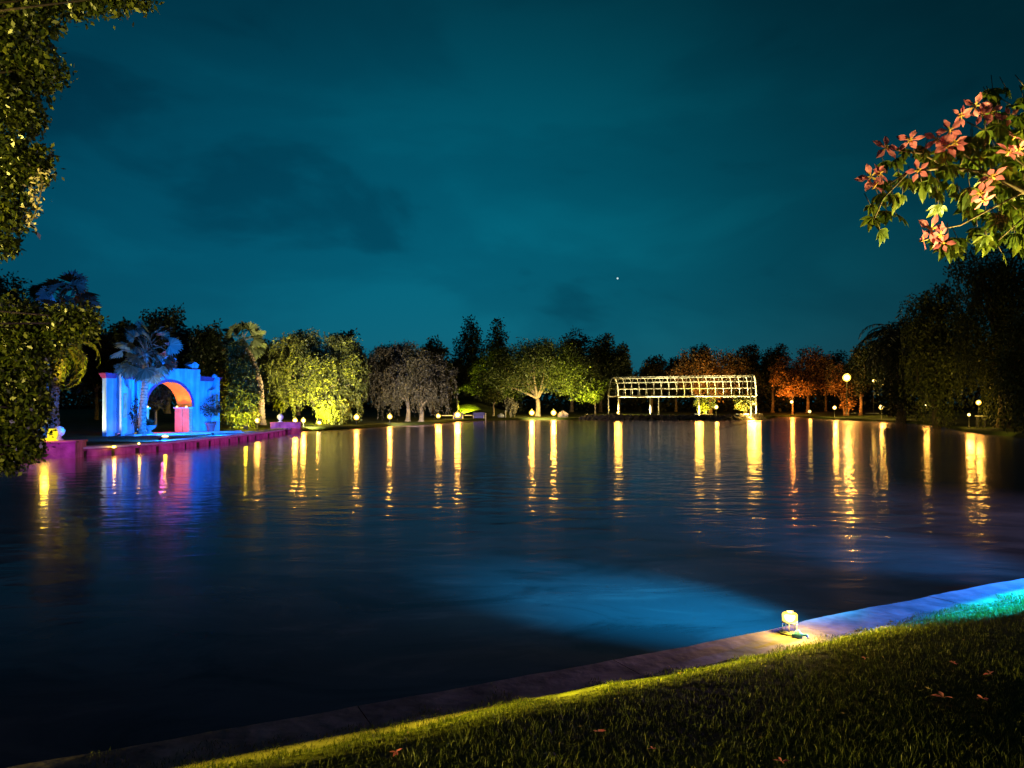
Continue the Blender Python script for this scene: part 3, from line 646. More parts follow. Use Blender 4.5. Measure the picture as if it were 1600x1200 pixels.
# ------------------------------------------------------------------ blue arch
Lp = Vector((-21.35, 38.7, 0)); U = Vector((.507, .863, 0)).normalized(); Nf = Vector((U.y, -U.x, 0))   # Nf faces the pond
Bk = -Nf; GZ = .33
A = thing('garden_arch', (Lp+U*3.9+Vector((0,0,GZ))), 'blue floodlit plaster garden arch with stepped top and maroon cornices', 'arch')
cs, r_, spz, dep = 3.9, 1.46, 1.86, 1.4
zt = 4.05
def arc(r, n=20, z=spz): return [(cs+r*math.cos(a), z+r*math.sin(a)) for a in [PI*i/n for i in range(n+1)]]
mb = MB()
half_r = [(cs+r_, GZ), (5.87, GZ), (5.87, zt), (cs, zt)]+[(cs+r_*math.cos(a), spz+r_*math.sin(a)) for a in [PI/2*(1-i/14) for i in range(15)]]
half_l = [(2*cs-a, b_) for a, b_ in half_r][::-1]
mb.prism(half_r, Lp, U, Bk, dep); mb.prism(half_l, Lp, U, Bk, dep)
mb.build('arch_wall', M['arch_plaster'], A)
for s0, s1 in ((.28, 1.828), (5.872, 7.3)):
    mb = MB(); mb.prism([(s0, GZ), (s1, GZ), (s1, 3.38), (s0, 3.38)], Lp+Bk*.12, U, Bk, .36)
    w = mb.build('wing_wall', M['arch_plaster'], A)
    mb = MB(); lft = s0 < 1
    for e, z0, z1 in ((.03, 3.382, 3.46), (.07, 3.462, 3.56), (.11, 3.562, 3.66)):
        mb.prism([(s0-e*lft, z0), (s1+e*(not lft), z0), (s1+e*(not lft), z1), (s0-e*lft, z1)], Lp+Bk*(.12-e), U, Bk, .36+2*e)
    mb.build('cornice', M['maroon'], A)
# scroll topped buttresses
for s0, sgn in ((.83, 1), (6.97, -1)):
    mb = MB(); w = .56
    poly = [(0, GZ), (w, GZ), (w, 2.85), (w*.55, 2.93), (w*.30, 3.10), (w*.22, 3.35), (w*.10, 3.62), (0, 3.62)]
    mb.prism([(s0+sgn*a, z) for a, z in poly], Lp+Nf*.32, U, Bk, .566)
    bt = mb.build('buttress', M['arch_plaster'], A)
    mb = MB(); c = Lp+U*(s0+sgn*.14)+Nf*.04+Vector((0,0,3.70)); mb.lathe(c, [(.12,-.08),(.15,-.04),(.15,.03),(.10,.10),(.03,.14)], 14); mb.build('knob', M['arch_plaster'], bt)
    mb = MB(); mb.prism([(s0+sgn*(.10), 1.3), (s0+sgn*.30, 1.3), (s0+sgn*.30, 2.6), (s0+sgn*.10, 2.6)], Lp+Nf*.345, U, Bk, .024); mb.build('inset_panel', M['orange_plaster'], bt)
# pinnacles on the shoulders and the raised centre piece
for s0, wd, z0, z1 in ((5.60, .54, 4.052, 4.36), (2.20, .54, 4.052, 4.36), (3.9, .95, 4.052, 4.62)):
    mb = MB(); c = Lp+U*s0+Bk*(.42)
    rz = math.atan2(U.y, U.x)
    mb.box((c.x, c.y, (z0+z1-.08)/2), (wd*.82, .6, z1-.08-z0), rz)
    vs = []; 
    for kx, ky, z in ((.5, .5, z1-.078), (.5, .5, z1-.02), (.08, .5, z1+.13)):
        for sx, sy in ((-1,-1),(1,-1),(1,1),(-1,1)): p = c+U*(sx*wd*kx)+Bk*(sy*.66*ky); vs.append((p.x, p.y, z))
    fs = [(3,2,1,0),(8,9,10,11)]+[(r0+i, r0+(i+1)%4, r0+4+(i+1)%4, r0+4+i) for r0 in (0,4) for i in range(4)]
    mb.add(vs, fs); mb.build('pinnacle', M['arch_plaster'], A)
# soffit lining, arch rim, springing ledges and jamb piers
def ring(rin, rout, o0, d, mat, name):
    mb = MB(); n = 28
    for i in range(n):
        a0, a1 = PI*i/n, PI*(i+1)/n
        mb.prism([(cs+rin*math.cos(a0), spz+rin*math.sin(a0)), (cs+rout*math.cos(a0), spz+rout*math.sin(a0)), (cs+rout*math.cos(a1), spz+rout*math.sin(a1)), (cs+rin*math.cos(a1), spz+rin*math.sin(a1))], Lp+Nf*o0, U, Bk, d)
    return mb.build(name, mat, A)
ring(r_-.03, r_-.002, .0, dep, M['lamplit_soffit'], 'soffit')
ring(r_-.04, r_+.10, .035, .030, M['maroon'], 'arch_rim')
for sg in (-1, 1):
    for o0, d in ((-.04, .60), (-.72, .64)):
        mb = MB(); a0 = cs+sg*(r_-.002); a1 = cs+sg*(r_-.20)
        mb.prism([(a0, GZ), (a1, GZ), (a1, spz-.10), (a0, spz-.10)], Lp+Nf*o0, U, Bk, d); mb.build('pier', M['orange_plaster'], A)
    mb = MB(); a1 = cs+sg*(r_-.27)
    mb.prism([(a0, spz-.098), (a1, spz-.098), (a1, spz-.02), (a0, spz-.02)], Lp+Nf*.02, U, Bk, dep+.02); mb.build('springing_ledge', M['white_paint'], A)
# stepped platform
mb = MB(); 
mb.prism([(1.0, .30), (7.9, .30), (7.9, .42), (1.0, .42)], Lp+Nf*1.15, U, Bk, 1.14)
mb.prism([(1.9, .30), (8.3, .30), (8.3, .37), (1.9, .37)], Lp+Nf*1.75, U, Bk, .595)
st = mb.build('stone_steps', M['paving']); tag(st, 'shallow blue lit stone steps in front of the garden arch', 'steps')
mb = MB(); mb.prism([(cs-1.45, .30), (cs+1.45, .30), (cs+1.45, .38), (cs-1.45, .38)], Lp+Bk*.01, U, Bk, dep+.6)
st = mb.build('threshold_slab', M['orange_plaster']); tag(st, 'orange lit floor slab under the opening of the arch', 'floor slab')

# quay along the left bank
ql = densify(OUT[39:46], closed=False, step=.3)
mb = MB(); mc = MB()
def strip(mb, pts, w0, w1, z0, z1, i0=0, i1=None):
    P_ = pts[i0:i1]; vs = []
    for i, p in enumerate(P_):
        t = P_[min(i+1, len(P_)-1)]-P_[max(i-1, 0)]; t = t/np.linalg.norm(t); n_ = np.array([t[1], -t[0]])   # points away from pond on this side
        for w, z in ((w0, z0), (w0, z1), (w1, z1), (w1, z0)): q = p+n_*w; vs.append((q[0], q[1], z))
    fs = [(i*4+j, i*4+(j+1)%4, (i+1)*4+(j+1)%4, (i+1)*4+j) for i in range(len(P_)-1) for j in range(4)]
    fs += [(0,1,2,3), tuple(len(vs)-4+j for j in (3,2,1,0))]; mb.add(vs, fs)
ctr = np.array([-30., 42.]); sgn = 1
tt = ql[5]-ql[0]; nn_ = np.array([tt[1], -tt[0]]); sgn = 1 if np.dot(nn_, ctr-ql[0]) > 0 else -1
Q = thing('quay_wall', (ql[0][0], ql[0][1], 0), 'low pink quay wall with pale blue lit coping below the arch', 'wall')
strip(mb, ql, sgn*-.02, sgn*.45, -.5, .285); mb.build('wall_face', M['pink_plaster'], Q)
strip(mc, ql, sgn*-.09, sgn*.95, .287, .36); mc.build('coping', M['paving'], Q)
for i in range(2, len(ql)-2, 4):
    mb = MB(); p = ql[i]; t_ = ql[i+1]-ql[i-1]; mb.box((p[0], p[1], .09), (1.0, .14, .30), math.atan2(t_[1], t_[0]), bev=.03); mb.build('wall_panel', M['pink_plaster'], Q)

def plinth(c, w, d, z0, z1, rz, label, ball_at, r=.2, neck=True):
    t = thing('stone_plinth', (c[0], c[1], z0), label, 'plinth')
    mb = MB(); mb.box((c[0], c[1], (z0+z1-.07)/2), (w, d, z1-.07-z0), rz); mb.build('block', M['pink_plaster'], t)
    mb = MB(); mb.box((c[0], c[1], z1-.033), (w+.08, d+.08, .07), rz, bev=.015); mb.build('cap', M['pink_plaster'], t)
    return t
c1 = Vector((-17.75, 28.35))
plinth((-17.15, 28.05), 1.55, 1.3, -.3, .64, R(14), 'magenta plaster plinth at the water beneath the blue stone ball', None)
plinth((-15.9, 52.3), 2.0, 1.4, -.3, .76, R(12), 'magenta plinth at the far end of the quay carrying a ball', None)
def ball(p, r, label):
    t = thing('stone_ball', p, label, 'stone ball')
    mb = MB(); p = Vector(p); mb.lathe(p, [(r*.75,0),(r*.75,r*.18),(r*.45,r*.35),(r*.38,r*.6),(r*.5,r*.72)], 18); mb.build('pedestal', M['plaster'], t)
    mb = MB(); mb.lathe(p+Vector((0,0,r*1.62)), [(r*math.cos(a), r*math.sin(a)) for a in [-PI/2+.05+(PI-.1)*i/14 for i in range(15)]], 22); mb.build('ball', M['plaster'], t)
ball(at_gr(92, 28.2, .642), .21, 'blue lit stone ball on the near magenta plinth')
ball(at_gr(438, 52.2, .762), .22, 'blue lit stone ball on the far end plinth of the quay')
mb = MB(); p = at_gr(454, 53.2, .0)
for i in range(7): mb.box((p.x-.33+i*.11, p.y+i*.03, .36), (.09, .05, .8+.02*(i%2)), R(12))
mb.box((p.x, p.y+.12, .68), (.8, .05, .07), R(12))
o = mb.build('timber_screen', M['timber']); tag(o, 'short vertical board screen glowing orange beside the far plinth', 'screen')

# potted tree, potted agave urn
p = at_gr(315, 41.2, .42); p = Lp+U*6.02+Nf*.75; p.z = .42
t = thing('potted_tree', p, 'small leafy tree in a dark red clay pot right of the arch', 'potted plant')
mb = MB(); mb.lathe(p, [(.17,0),(.19,.02),(.24,.38),(.29,.39),(.29,.50),(.24,.50),(.22,.45)], 20); mb.build('pot', M['terracotta'], t)
mb = MB(); mb.tube([p+Vector((0,0,.4)), p+Vector((.02,0,.9)), p+Vector((-.02,0,1.5))], [.025,.02,.012], 6)
for k in range(9):
    a = k*2.4; limb(mb, p+Vector((0,0,.75+.08*k)), p+Vector((math.cos(a)*.4, math.sin(a)*.4, 1.05+.11*k)), .012, .004, .1, 4, 3)
mb.build('stem', M['twig'], t)
P = crown_points([(p.x,p.y,p.z+1.5,.5,.5,.55),(p.x-.2,p.y-.1,p.z+1.15,.32,.32,.25),(p.x+.2,p.y+.2,p.z+1.2,.34,.34,.3)], 620, .14, 22)
leaves_obj('foliage', P, rdir(len(P), .3), .11, .055, M['dark_leaf'], t)
p = Lp+U*2.0+Nf*.95; p.z = .42
t = thing('urn_plant', p, 'dark spiky plant in a stone urn at the foot of the fan palm', 'potted plant')
mb = MB(); mb.lathe(p, [(.22,0),(.22,.05),(.10,.10),(.09,.18),(.30,.32),(.36,.42),(.38,.46),(.30,.46),(.26,.38)], 20); mb.build('urn', M['rock'], t)
P = np.repeat(np.array([tuple(p+Vector((0,0,.42)))]), 90, 0)+rng.normal(size=(90,3))*.04; dd = rng.normal(size=(90,3)); dd[:,2] = np.abs(dd[:,2])+.4; dd /= np.linalg.norm(dd, axis=1, keepdims=True)
leaves_obj('spiky_leaves', P, dd, rng.uniform(.3,.6,90), .05, M['dark_leaf'], t)
p = Lp+U*1.55+Nf*.7; p.z = gz1(p.x, p.y)
t = thing('thin_shrub', p, 'thin leafy shrub against the arch wall left of the fan palm', 'shrub')
mb = MB(); 
for k in range(5): limb(mb, p, p+Vector((random.uniform(-.35,.35), random.uniform(-.2,.2), random.uniform(1.2,1.9))), .015, .004, .06, 4, 4)
mb.build('stems', M['twig'], t)
P = crown_points([(p.x,p.y,p.z+1.6,.38,.3,.4),(p.x-.1,p.y,p.z+1.0,.3,.25,.4),(p.x+.15,p.y,p.z+.6,.25,.2,.3)], 420, .16, 20)
leaves_obj('foliage', P, rdir(len(P), .2), .12, .05, M['dark_leaf'], t)

# ------------------------------------------------------------------ pergola
PA = Vector((13.6, 104.6, .60)); PBv = Vector((30.9, 96.0, .60)); ax = (PBv-PA); PL = ax.length; ax.normalize(); cr = Vector((-ax.y, ax.x, 0)); PWd = 4.4
PE = 3.13; rise = 2.72
T = thing('steel_pergola', PA, 'long white barrel vaulted steel pergola lit yellow above the far rock bank', 'pergola')
def pp(s, c, z): return PA+ax*s+cr*c+Vector((0,0,z-PA.z))
def arcp(s, a): return pp(s, PWd/2-math.cos(a)*PWd/2, PE+math.sin(a)*rise)
NR = 18
for s in (0, PL*.31, PL*.655, PL):
    for c in (0, PWd):
        gz_ = min(gz1(*pp(s, c, 0)[:2])-.1, .55); mb = MB(); mb.tube([pp(s, c, gz_), pp(s, c, PE)], .085, 8); mb.box(pp(s, c, gz_+.13), (.34, .34, .12)); mb.build('post', M['white_steel'], T)
for i in range(NR+1):
    mb = MB(); s = PL*i/NR; r0 = .10 if i in (0, NR) else .042
    mb.tube([arcp(s, PI*k/20) for k in range(21)], r0, 6); mb.build('rib', M['white_steel'], T)
for c in (0, PWd):
    mb = MB(); mb.tube([pp(-.05, c, PE), pp(PL+.05, c, PE)], .11, 8); mb.build('eave_beam', M['white_steel'], T)
for k in range(1, 8):
    mb = MB(); a = PI*k/8; mb.tube([arcp(-.02, a)+Vector((0,0,.05)), arcp(PL+.02, a)+Vector((0,0,.04))], .04, 6); mb.build('purlin', M['white_steel'], T)
# rubble bank below it
mb = MB()
for i in range(560):
    t = random.random(); px = 918+t*275; q = np.array([(px-800)/F*96, 0]); 
    # nearest outline x
    seg_ = OL[(OL[:,1] > 90) & (OL[:,0] > 8) & (OL[:,0] < 34)]; j = int(np.argmin(np.abs(seg_[:,0]-(8.8+t*24.5)))); b_ = seg_[j]
    dd_ = random.random(); x, y, z = b_[0]+random.uniform(-.2,.2), b_[1]-.1+dd_*1.1, -.05+.55*dd_
    rr = random.uniform(.14, .30); vs = []; Mr = Matrix.Rotation(random.uniform(0,6), 3, Vector(rdir(1)[0]))
    fr_ = [(-1,-1,-1),(1,-1,-1),(1,1,-1),(-1,1,-1),(-1,-1,1),(1,-1,1),(1,1,1),(-1,1,1)]
    vs = [Vector((x,y,z))+Mr@Vector([a_*rr*random.uniform(.55,1) for a_ in v]) for v in fr_]
    mb.add(vs, [(0,3,2,1),(4,5,6,7),(0,1,5,4),(1,2,6,5),(2,3,7,6),(3,0,4,7)])
o = mb.build('rubble_wall', M['rock']); tag(o, 'low rubble stone bank between the pergola and the water', 'stone bank')
def slab_at(name, px0, px1, D, z, dpt, mat, label, cat, hgt=.08, dy=0):
    a = at_gr(px0, D, z); b_ = at_gr(px1, D+dy, z); mid = (a+b_)/2; rz = math.atan2(b_.y-a.y, b_.x-a.x)
    mb = MB(); mb.box(mid, ((b_-a).length, dpt, hgt), rz, bev=.015); o = mb.build(name, mat); return tag(o, label, cat)
slab_at('concrete_pad', 1088, 1113, 101.5, .66, 1.6, M['paving'], 'pale slab under the yellow shrub behind the pergola posts', 'slab', .12)
slab_at('concrete_pad', 1152, 1176, 101.5, .68, 1.4, M['paving'], 'pale slab under the orange shrub at the pergola end', 'slab', .12)

# ------------------------------------------------------------------ lamps
def make_ball_lamp(loc, label, cat='lamp', post=.45, r=.16, glow='glow', pw=110, color=WARM, group='ball lamps along the pond bank'):
    x, y, z = loc
    t = thing('ball_lamp', (x, y, z), label, cat, group)
    p = Vector(loc); mb = MB(); mb.lathe(p, [(.10,0),(.10,.03),(.04,.05),(.035,post-.06),(.09,post-.04),(.11,post)], 12); mb.build('post', M['black_metal'], t)
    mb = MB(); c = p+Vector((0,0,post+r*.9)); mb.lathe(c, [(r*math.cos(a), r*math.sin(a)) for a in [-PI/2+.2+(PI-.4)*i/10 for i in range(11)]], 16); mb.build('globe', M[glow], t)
    mb = MB(); mb.lathe(c, [(r*.35, r*.96), (r*.42, r*1.02), (r*.1, r*1.25), (.01, r*1.3)], 12); mb.build('cap', M['black_metal'], t)
    lamp('POINT', c+Vector((0,0,r*1.5+.1)), pw*(2.0 if y > 75 else 1.4), color, .32 if y > 75 else .18, parent=t)
    return t
# photo column, row of globe centre, distance
BALLS = [
 (402, 657, 51, 'ball lamp standing alone beside the orange lit palm trunk', 90),
 (461, 657, 56, 'ball lamp just right of the far magenta plinth, left one of two', 90),
 (474, 657, 57, 'ball lamp between the far plinth pair lamp and the yellow floodlight', 90),
 (557, 652, 63, 'ball lamp just right of the yellow weeping tree', 110),
 (609, 651, 70, 'ball lamp in front of the left grey weeping tree', 150),
 (685, 650, 79, 'ball lamp between the grey weeping trees and the benches', 150),
 (715, 649, 88.5, 'larger golden ball lamp in front of the dark bench and the mound', 330),
 (831, 645, 99.5, 'golden ball lamp at the foot of the umbrella tree trunk', 380),
 (865, 645, 99.5, 'golden ball lamp on the bank between umbrella tree and pergola', 380),
]
bp = None
for (px, py, D, lb, pw) in BALLS:
    c = at_px(px, py, D); g_ = gz1(c.x, c.y)
    r = .19 if D < 60 else (.25 if D < 80 else .38)  # globes oversized to take in the glow around each lamp
    post = max(.15, c.z-g_-r*.9); make_ball_lamp((c.x, c.y, g_), lb, post=post, r=r, pw=pw, glow='glow')
def flood(px, D, z, label, target, pw, color, angle=90, glow='glow_hot', size=.16, blend=.6, rad=.1, group='floodlights along the pond bank'):
    p = at_gr(px, D, z); t = thing('floodlight', p, label, 'floodlight', group)
    d = (Vector(target)-p).normalized(); rot = d.to_track_quat('-Z', 'Y').to_matrix()
    mb = MB(); mb.box(p+Vector((0,0,size*.9)), (size*1.3, size*1.3, size*.8), rot=rot); h = mb.build('housing', M['black_metal'], t)
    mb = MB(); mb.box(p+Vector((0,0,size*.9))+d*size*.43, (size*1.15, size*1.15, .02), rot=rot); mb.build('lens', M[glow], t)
    mb = MB(); mb.box(p+Vector((0,0,size*.05)), (size*1.0, size*.6, size*.1)); mb.tube([p+Vector((0,0,.02)), p+Vector((0,0,size*.6))], size*.12, 6); mb.build('bracket', M['black_metal'], t)
    if pw: lamp('SPOT', p+Vector((0,0,size*.9))+d*(size*.5+.06), pw, color, rad, target=Vector(target), angle=angle, blend=blend, parent=t)
    return t
# big yellow floodlight under the pepper tree
p = at_px(500, 662, 61.5)
t = flood(500, 61.2, .42, 'dazzling yellow floodlight at the water under the weeping pepper tree', at_px(505, 600, 66), 11000, (1,.84,.02), 125, size=.26, rad=.15)
lamp('POINT', p+Vector((0,-.35,.25)), 420, WARM, .16, parent=t)
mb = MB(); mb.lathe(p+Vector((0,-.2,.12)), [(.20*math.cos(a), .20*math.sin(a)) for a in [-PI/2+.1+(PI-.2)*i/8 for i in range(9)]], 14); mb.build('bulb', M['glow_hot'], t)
t = flood(384, 48.6, .36, 'floodlight on the lawn at the foot of the columnar tree', at_px(376, 620, 52), 2200, YEL, 110, size=.2)
lamp('POINT', at_gr(384, 48.4, .75), 60, YEL, .08, parent=t)
# umbrella tree right side
flood(917, 97.6, .45, 'small floodlight aimed at the young tree left of the pergola', at_px(905, 590, 101), 10000, (1, .92, .06), 95, size=.16)
# mound
flood(722, 104.5, .95, 'small floodlight in front of the yellow grassy mound', at_px(746, 634, 112), 34000, (.95, 1, .03), 60, size=.16)
# arch: blue floods on the quay, pink uplights, orange soffit lights
def qpos(px, D): return (px, D)
flood(268, 33.5, .37, 'blue floodlight on the quay aimed at the arch from the left', Lp+U*2.5+Vector((0,0,2.0)), 1500, BLUE, 115, glow='blue_lens' if 'blue_lens' in M else 'glow_shell', size=.12) if False else None
M['blue_lens'] = emit_mat('blue_lens', (.05, .35, 1), 1.5); M['pink_lens'] = emit_mat('pink_lens', (1, .3, .7), 3)
flood(250, 33.2, .37, 'blue floodlight on the quay left of the arch steps', Lp+U*2.2+Vector((0,0,2.0)), 8000, BLUE, 120, glow='blue_lens', size=.10)
flood(332, 38.6, .37, 'blue floodlight on the quay right of the arch steps', Lp+U*5.6+Vector((0,0,2.0)), 7000, BLUE, 125, glow='blue_lens', size=.10)
for sx, lb in ((.62, 'pink uplight at the wall foot, left one under the arch wing'), (1.55, 'warm uplight at the wall foot, right one under the arch wing')):
    q = Lp+U*sx+Nf*.45; d_ = q.y; px = 800+q.x/d_*F
    flood(px, d_, GZ, lb, q+Bk*.4+Vector((0,0,1.0)), 3.5, (1, .16, .5) if sx < 1 else (1, .45, .3), 100, glow='pink_lens' if sx < 1 else 'glow', size=.09)
for sg in (-1, 1):
    for dd_ in (.25, 1.1):
        lamp('SPOT', Lp+U*(cs+sg*(r_-.34))+Bk*dd_+Vector((0,0,spz+.03)), 75, (1, .22, .005), .04, target=Lp+U*(cs+sg*.5)+Bk*dd_+Vector((0,0,spz+1.5)), angle=150, blend=.5, parent=A)
        mb = MB(); c = Lp+U*(cs+sg*(r_-.24))+Bk*dd_+Vector((0,0,spz+.01)); mb.lathe(c, [(.05,-.03),(.06,.0),(.05,.03),(.02,.045)], 10); mb.build('ledge_light', M['glow_soft'], A)
lamp('POINT', Lp+U*cs+Bk*.7+Vector((0,0,.9)), 110, (1, .14, .50), .08, parent=A)
# warm light on the left end wall of the arch
lamp('SPOT', Lp-U*1.6+Bk*1.0+Vector((0,0,GZ+.2)), 900, (1, .75, .3), .1, target=Lp+U*.28+Bk*.3+Vector((0,0,1.9)), angle=70, parent=A)

# small marker lights on the quay edge
QG = 'small marker lights on the quay'
def marker(px, py, D, label, pw, r=.05, glow='glow'):
    p = at_px(px, py, D); t = thing('marker_light', p-Vector((0,0,.06)), label, 'marker light', QG)
    mb = MB(); mb.lathe(p, [(r*1.3,-.06),(r*1.4,-.03),(r*1.0,-.02)], 12); mb.build('base', M['black_metal'], t)
    mb = MB(); mb.lathe(p, [(r,-.02),(r,.04),(r*.7,.07),(.01,.08)], 12); mb.build('lens', M[glow], t)
    lamp('POINT', p+Vector((.02,0,.16)), pw, WARM, .05, parent=t)
marker(178, 699, 29.4, 'bright marker light on the quay nearest the magenta plinth', 9, .09)
marker(217, 694, 30.8, 'faint marker light on the quay below the fan palm', 4)
marker(320, 689, 37.0, 'bright marker light on the quay below the potted tree', 9, .09)
marker(366, 684, 40.6, 'dimmer marker light on the quay right of the arch', 5, .06)
p = at_gr(258, 35.2, .36); t = thing('lawn_lamp', p, 'low glowing lamp on the grass in front of the arch steps', 'lawn lamp')
mb = MB(); mb.lathe(p, [(.16,0),(.16,.03),(.05,.04),(.05,.10)], 14); mb.build('base', M['black_metal'], t)
mb = MB(); mb.lathe(p, [(.12,.10),(.15,.13),(.10,.17),(.02,.19)], 14); mb.build('lens', M['glow_soft'], t)
lamp('POINT', p+Vector((0,0,.35)), 10, YEL, .05, parent=t)
# shell shaped garden lamp on the near plinth
p = at_gr(80, 27.8, .642); t = thing('shell_lamp', p, 'yellow shell shaped lamp on the near magenta plinth', 'lamp')
mb = MB(); vs = []; c = p
prof = []
for i in range(9):
    f = i/8; a = -.9+1.8*f; prof.append((.06+.26*math.cos(a*.9)*.8, .05+.40*f))
vs = []; nn2 = 12
for (rr, z) in prof:
    for k in range(nn2): a = 2*PI*k/nn2; vs.append(c+Vector((rr*.8*math.cos(a)*(1 if math.cos(a) > 0 else .75)+.10*z, rr*.45*math.sin(a), z)))
fs = [(i*nn2+k, i*nn2+(k+1)%nn2, (i+1)*nn2+(k+1)%nn2, (i+1)*nn2+k) for i in range(8) for k in range(nn2)]+[tuple(range(nn2-1,-1,-1)), tuple(8*nn2+k for k in range(nn2))]
mb.add(vs, fs, True); mb.build('shell', M['glow_shell'], t)
mb = MB(); mb.lathe(c, [(.22,0),(.24,.02),(.14,.05)], 14); mb.tube([c+Vector((-.1,0,.04)), c+Vector((-.34,-.02,.06)), c+Vector((-.45,-.02,.10))], [.06,.045,.01], 8); mb.build('foot', M['glow_shell'], t)
lamp('POINT', c+Vector((.05,-.5,.35)), 40, YEL, .12, parent=t)
# added magenta lights, no fixtures there, that colour plinth and quay face
def wash(p, tgt, pw, col, ang, label):
    p = Vector(p); t = thing('pond_spotlight', (p.x, p.y, -.1), label, 'spotlight', 'small coloured spotlights in the shallows')
    mb = MB(); mb.tube([(p.x, p.y, -.3), (p.x, p.y, p.z-.03)], .015, 6); mb.build('stake', M['black_metal'], t)
    d = (Vector(tgt)-p).normalized(); mb = MB(); mb.tube([p-d*.05, p+d*.03], [.035, .045], 10); mb.build('head', M['black_metal'], t)
    lamp('SPOT', p+d*.06, pw, col, .04, target=tgt, angle=ang, blend=.7, parent=t)
lamp('SPOT', (-15.9, 26.0, 1.25), 130, (.62, .10, 1.0), .08, target=(-16.9, 27.6, .1), angle=74, blend=.7, name='magenta_wash')
for (xa, ya, xb, yb, pw_) in ((-14.9, 27.6, -14.2, 32.0, 5), (-14.2, 32.0, -13.9, 44.0, 15), (-13.9, 44.0, -14.2, 50.0, 8)):  # added unseen strips facing the quay wall
    ld = bpy.data.lights.new('quay_fill_strip', 'AREA'); ld.shape = 'RECTANGLE'; ld.size = math.hypot(xb-xa, yb-ya); ld.size_y = .05; ld.energy = pw_; ld.color = (.85, .12, .85); ld.spread = R(75)
    lo = bpy.data.objects.new('quay_fill_strip', ld); COL.objects.link(lo); lo.location = ((xa+xb)/2, (ya+yb)/2, .50)
    zx = Vector((1.0, 0, .42)).normalized(); xx = Vector((xb-xa, yb-ya, 0)).normalized(); zx = (zx-xx*zx.dot(xx)).normalized(); lo.rotation_euler = Matrix((xx, zx.cross(xx), zx)).transposed().to_euler()
lamp('SPOT', (-13.8, 50.2, 1.3), 110, (.62, .14, 1.0), .06, target=(-15.6, 51.8, .25), angle=60, blend=.6, name='magenta_wash')  # added unseen wash on the far plinth
# blue wash on palms beside the plinth
lamp('SPOT', (-15.3, 26.6, .95), 1700, BLUE, .08, target=at_px(86, 650, 31), angle=26, blend=.6, name='blue_wash')
lamp('SPOT', at_gr(140, 29.4, .45), 3600, YEL, .06, target=at_px(118, 552, 31), angle=40, blend=.6, name='palm_uplight')
lamp('SPOT', at_gr(229, 38.7, .45), 60, (1, .2, .35), .05, target=at_px(226, 590, 39.6), angle=30, blend=.6, name='palm_uplight')
lamp('SPOT', at_gr(404, 57.2, .5), 1100, (1, .35, .12), .06, target=at_px(407, 610, 60), angle=40, blend=.6, name='palm_uplight')
lamp('SPOT', at_gr(452, 49.8, .9), 60, (1, .5, .1), .06, target=at_px(454, 665, 53.2), angle=60, blend=.6, name='screen_light')

# pergola uplights
for s, c, pw, lb in ((0, PWd, 6500, 'pergola uplight at the foot of the leftmost bright post'), (PL*.655, 0, 6500, 'pergola uplight at the foot of the bright middle post'),
                 (PL, 0, 6000, 'pergola uplight at the foot of the right front post'), (PL, PWd, 5000, 'pergola uplight at the foot of the right rear post'), (PL*.31, 0, 5500, 'pergola uplight at the foot of the second post pair')):
    q = pp(s, c, .6)-cr*.35; g_ = gz1(q.x, q.y); px = 800+q.x/q.y*F
    hot = s != PL*.31
    t = flood(px, q.y, g_, lb, pp(s, c, 3.2)+(ax*(2.2 if s < PL*.9 else -2.2))+cr*.6, pw, (1, .86, .36), 120, glow='glow' if hot else 'glow_soft', size=.18, group='pergola uplights')
    if hot:
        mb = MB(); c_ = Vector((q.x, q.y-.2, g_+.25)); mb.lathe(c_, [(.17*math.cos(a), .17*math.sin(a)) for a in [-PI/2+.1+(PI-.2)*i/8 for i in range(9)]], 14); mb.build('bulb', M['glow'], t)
        lamp('POINT', c_+Vector((0,-.3,.45)), 560, (1, .62, .07), .55, parent=t)
def simple_lamp(px, py, D, r, label, pw, kind='post_lamp', glow='glow_white', color=WARM, group=None, cat='lamp', rad=.28):
    r *= .88
    c = at_px(px, py, D); g_ = gz1(c.x, c.y); t = thing(kind, (c.x, c.y, g_), label, cat, group)
    h = max(c.z-g_-r, .08)
    mb = MB(); mb.lathe((c.x, c.y, g_), [(.12,0),(.12,.04),(.05,.07),(.035,h*.95),(.08,h)], 10); mb.build('post', M['black_metal'], t)
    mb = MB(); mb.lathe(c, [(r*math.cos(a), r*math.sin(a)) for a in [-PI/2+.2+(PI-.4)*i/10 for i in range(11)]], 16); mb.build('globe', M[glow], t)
    mb = MB(); mb.lathe(c, [(r*.5, r*.92), (r*.6, r*1.0), (r*.12, r*1.3)], 12); mb.build('cap', M['black_metal'], t)
    if pw: lamp('POINT', c+Vector((0,-r*1.6,.1)), pw, color, rad, parent=t)
simple_lamp(1119, 636, 108, .34, 'white globe lamp on a post seen under the pergola', 160)
simple_lamp(1177, 631, 104, .30, 'white globe lamp between the right end pergola posts', 160)
simple_lamp(1237, 628, 121, .30, 'white globe lamp under the forked orange tree', 900, color=ORG)
simple_lamp(1265, 643, 123.5, .26, 'small amber lantern near the water right of the orange tree', 60, kind='bank_lantern', glow='glow_soft')
simple_lamp(1304, 637, 99, .28, 'white ball lamp at the left end of the pale path', 500)
simple_lamp(1323, 590, 104, .60, 'tall street lamp glaring yellow above the right bank', 2600, kind='street_lamp', glow='glow_hot', color=(1, .62, .08), rad=.25)
simple_lamp(1365, 595, 108, .22, 'smaller white lamp high up beneath the date palm', 120)
simple_lamp(1377, 636, 88, .34, 'white ball lamp at the right end of the pale path', 500)
simple_lamp(1405, 588, 92, .10, 'tiny distant lamp glimmering through the date palm', 10)
simple_lamp(1446, 634, 74, .14, 'faint lamp hidden in the bush at the bank', 140)
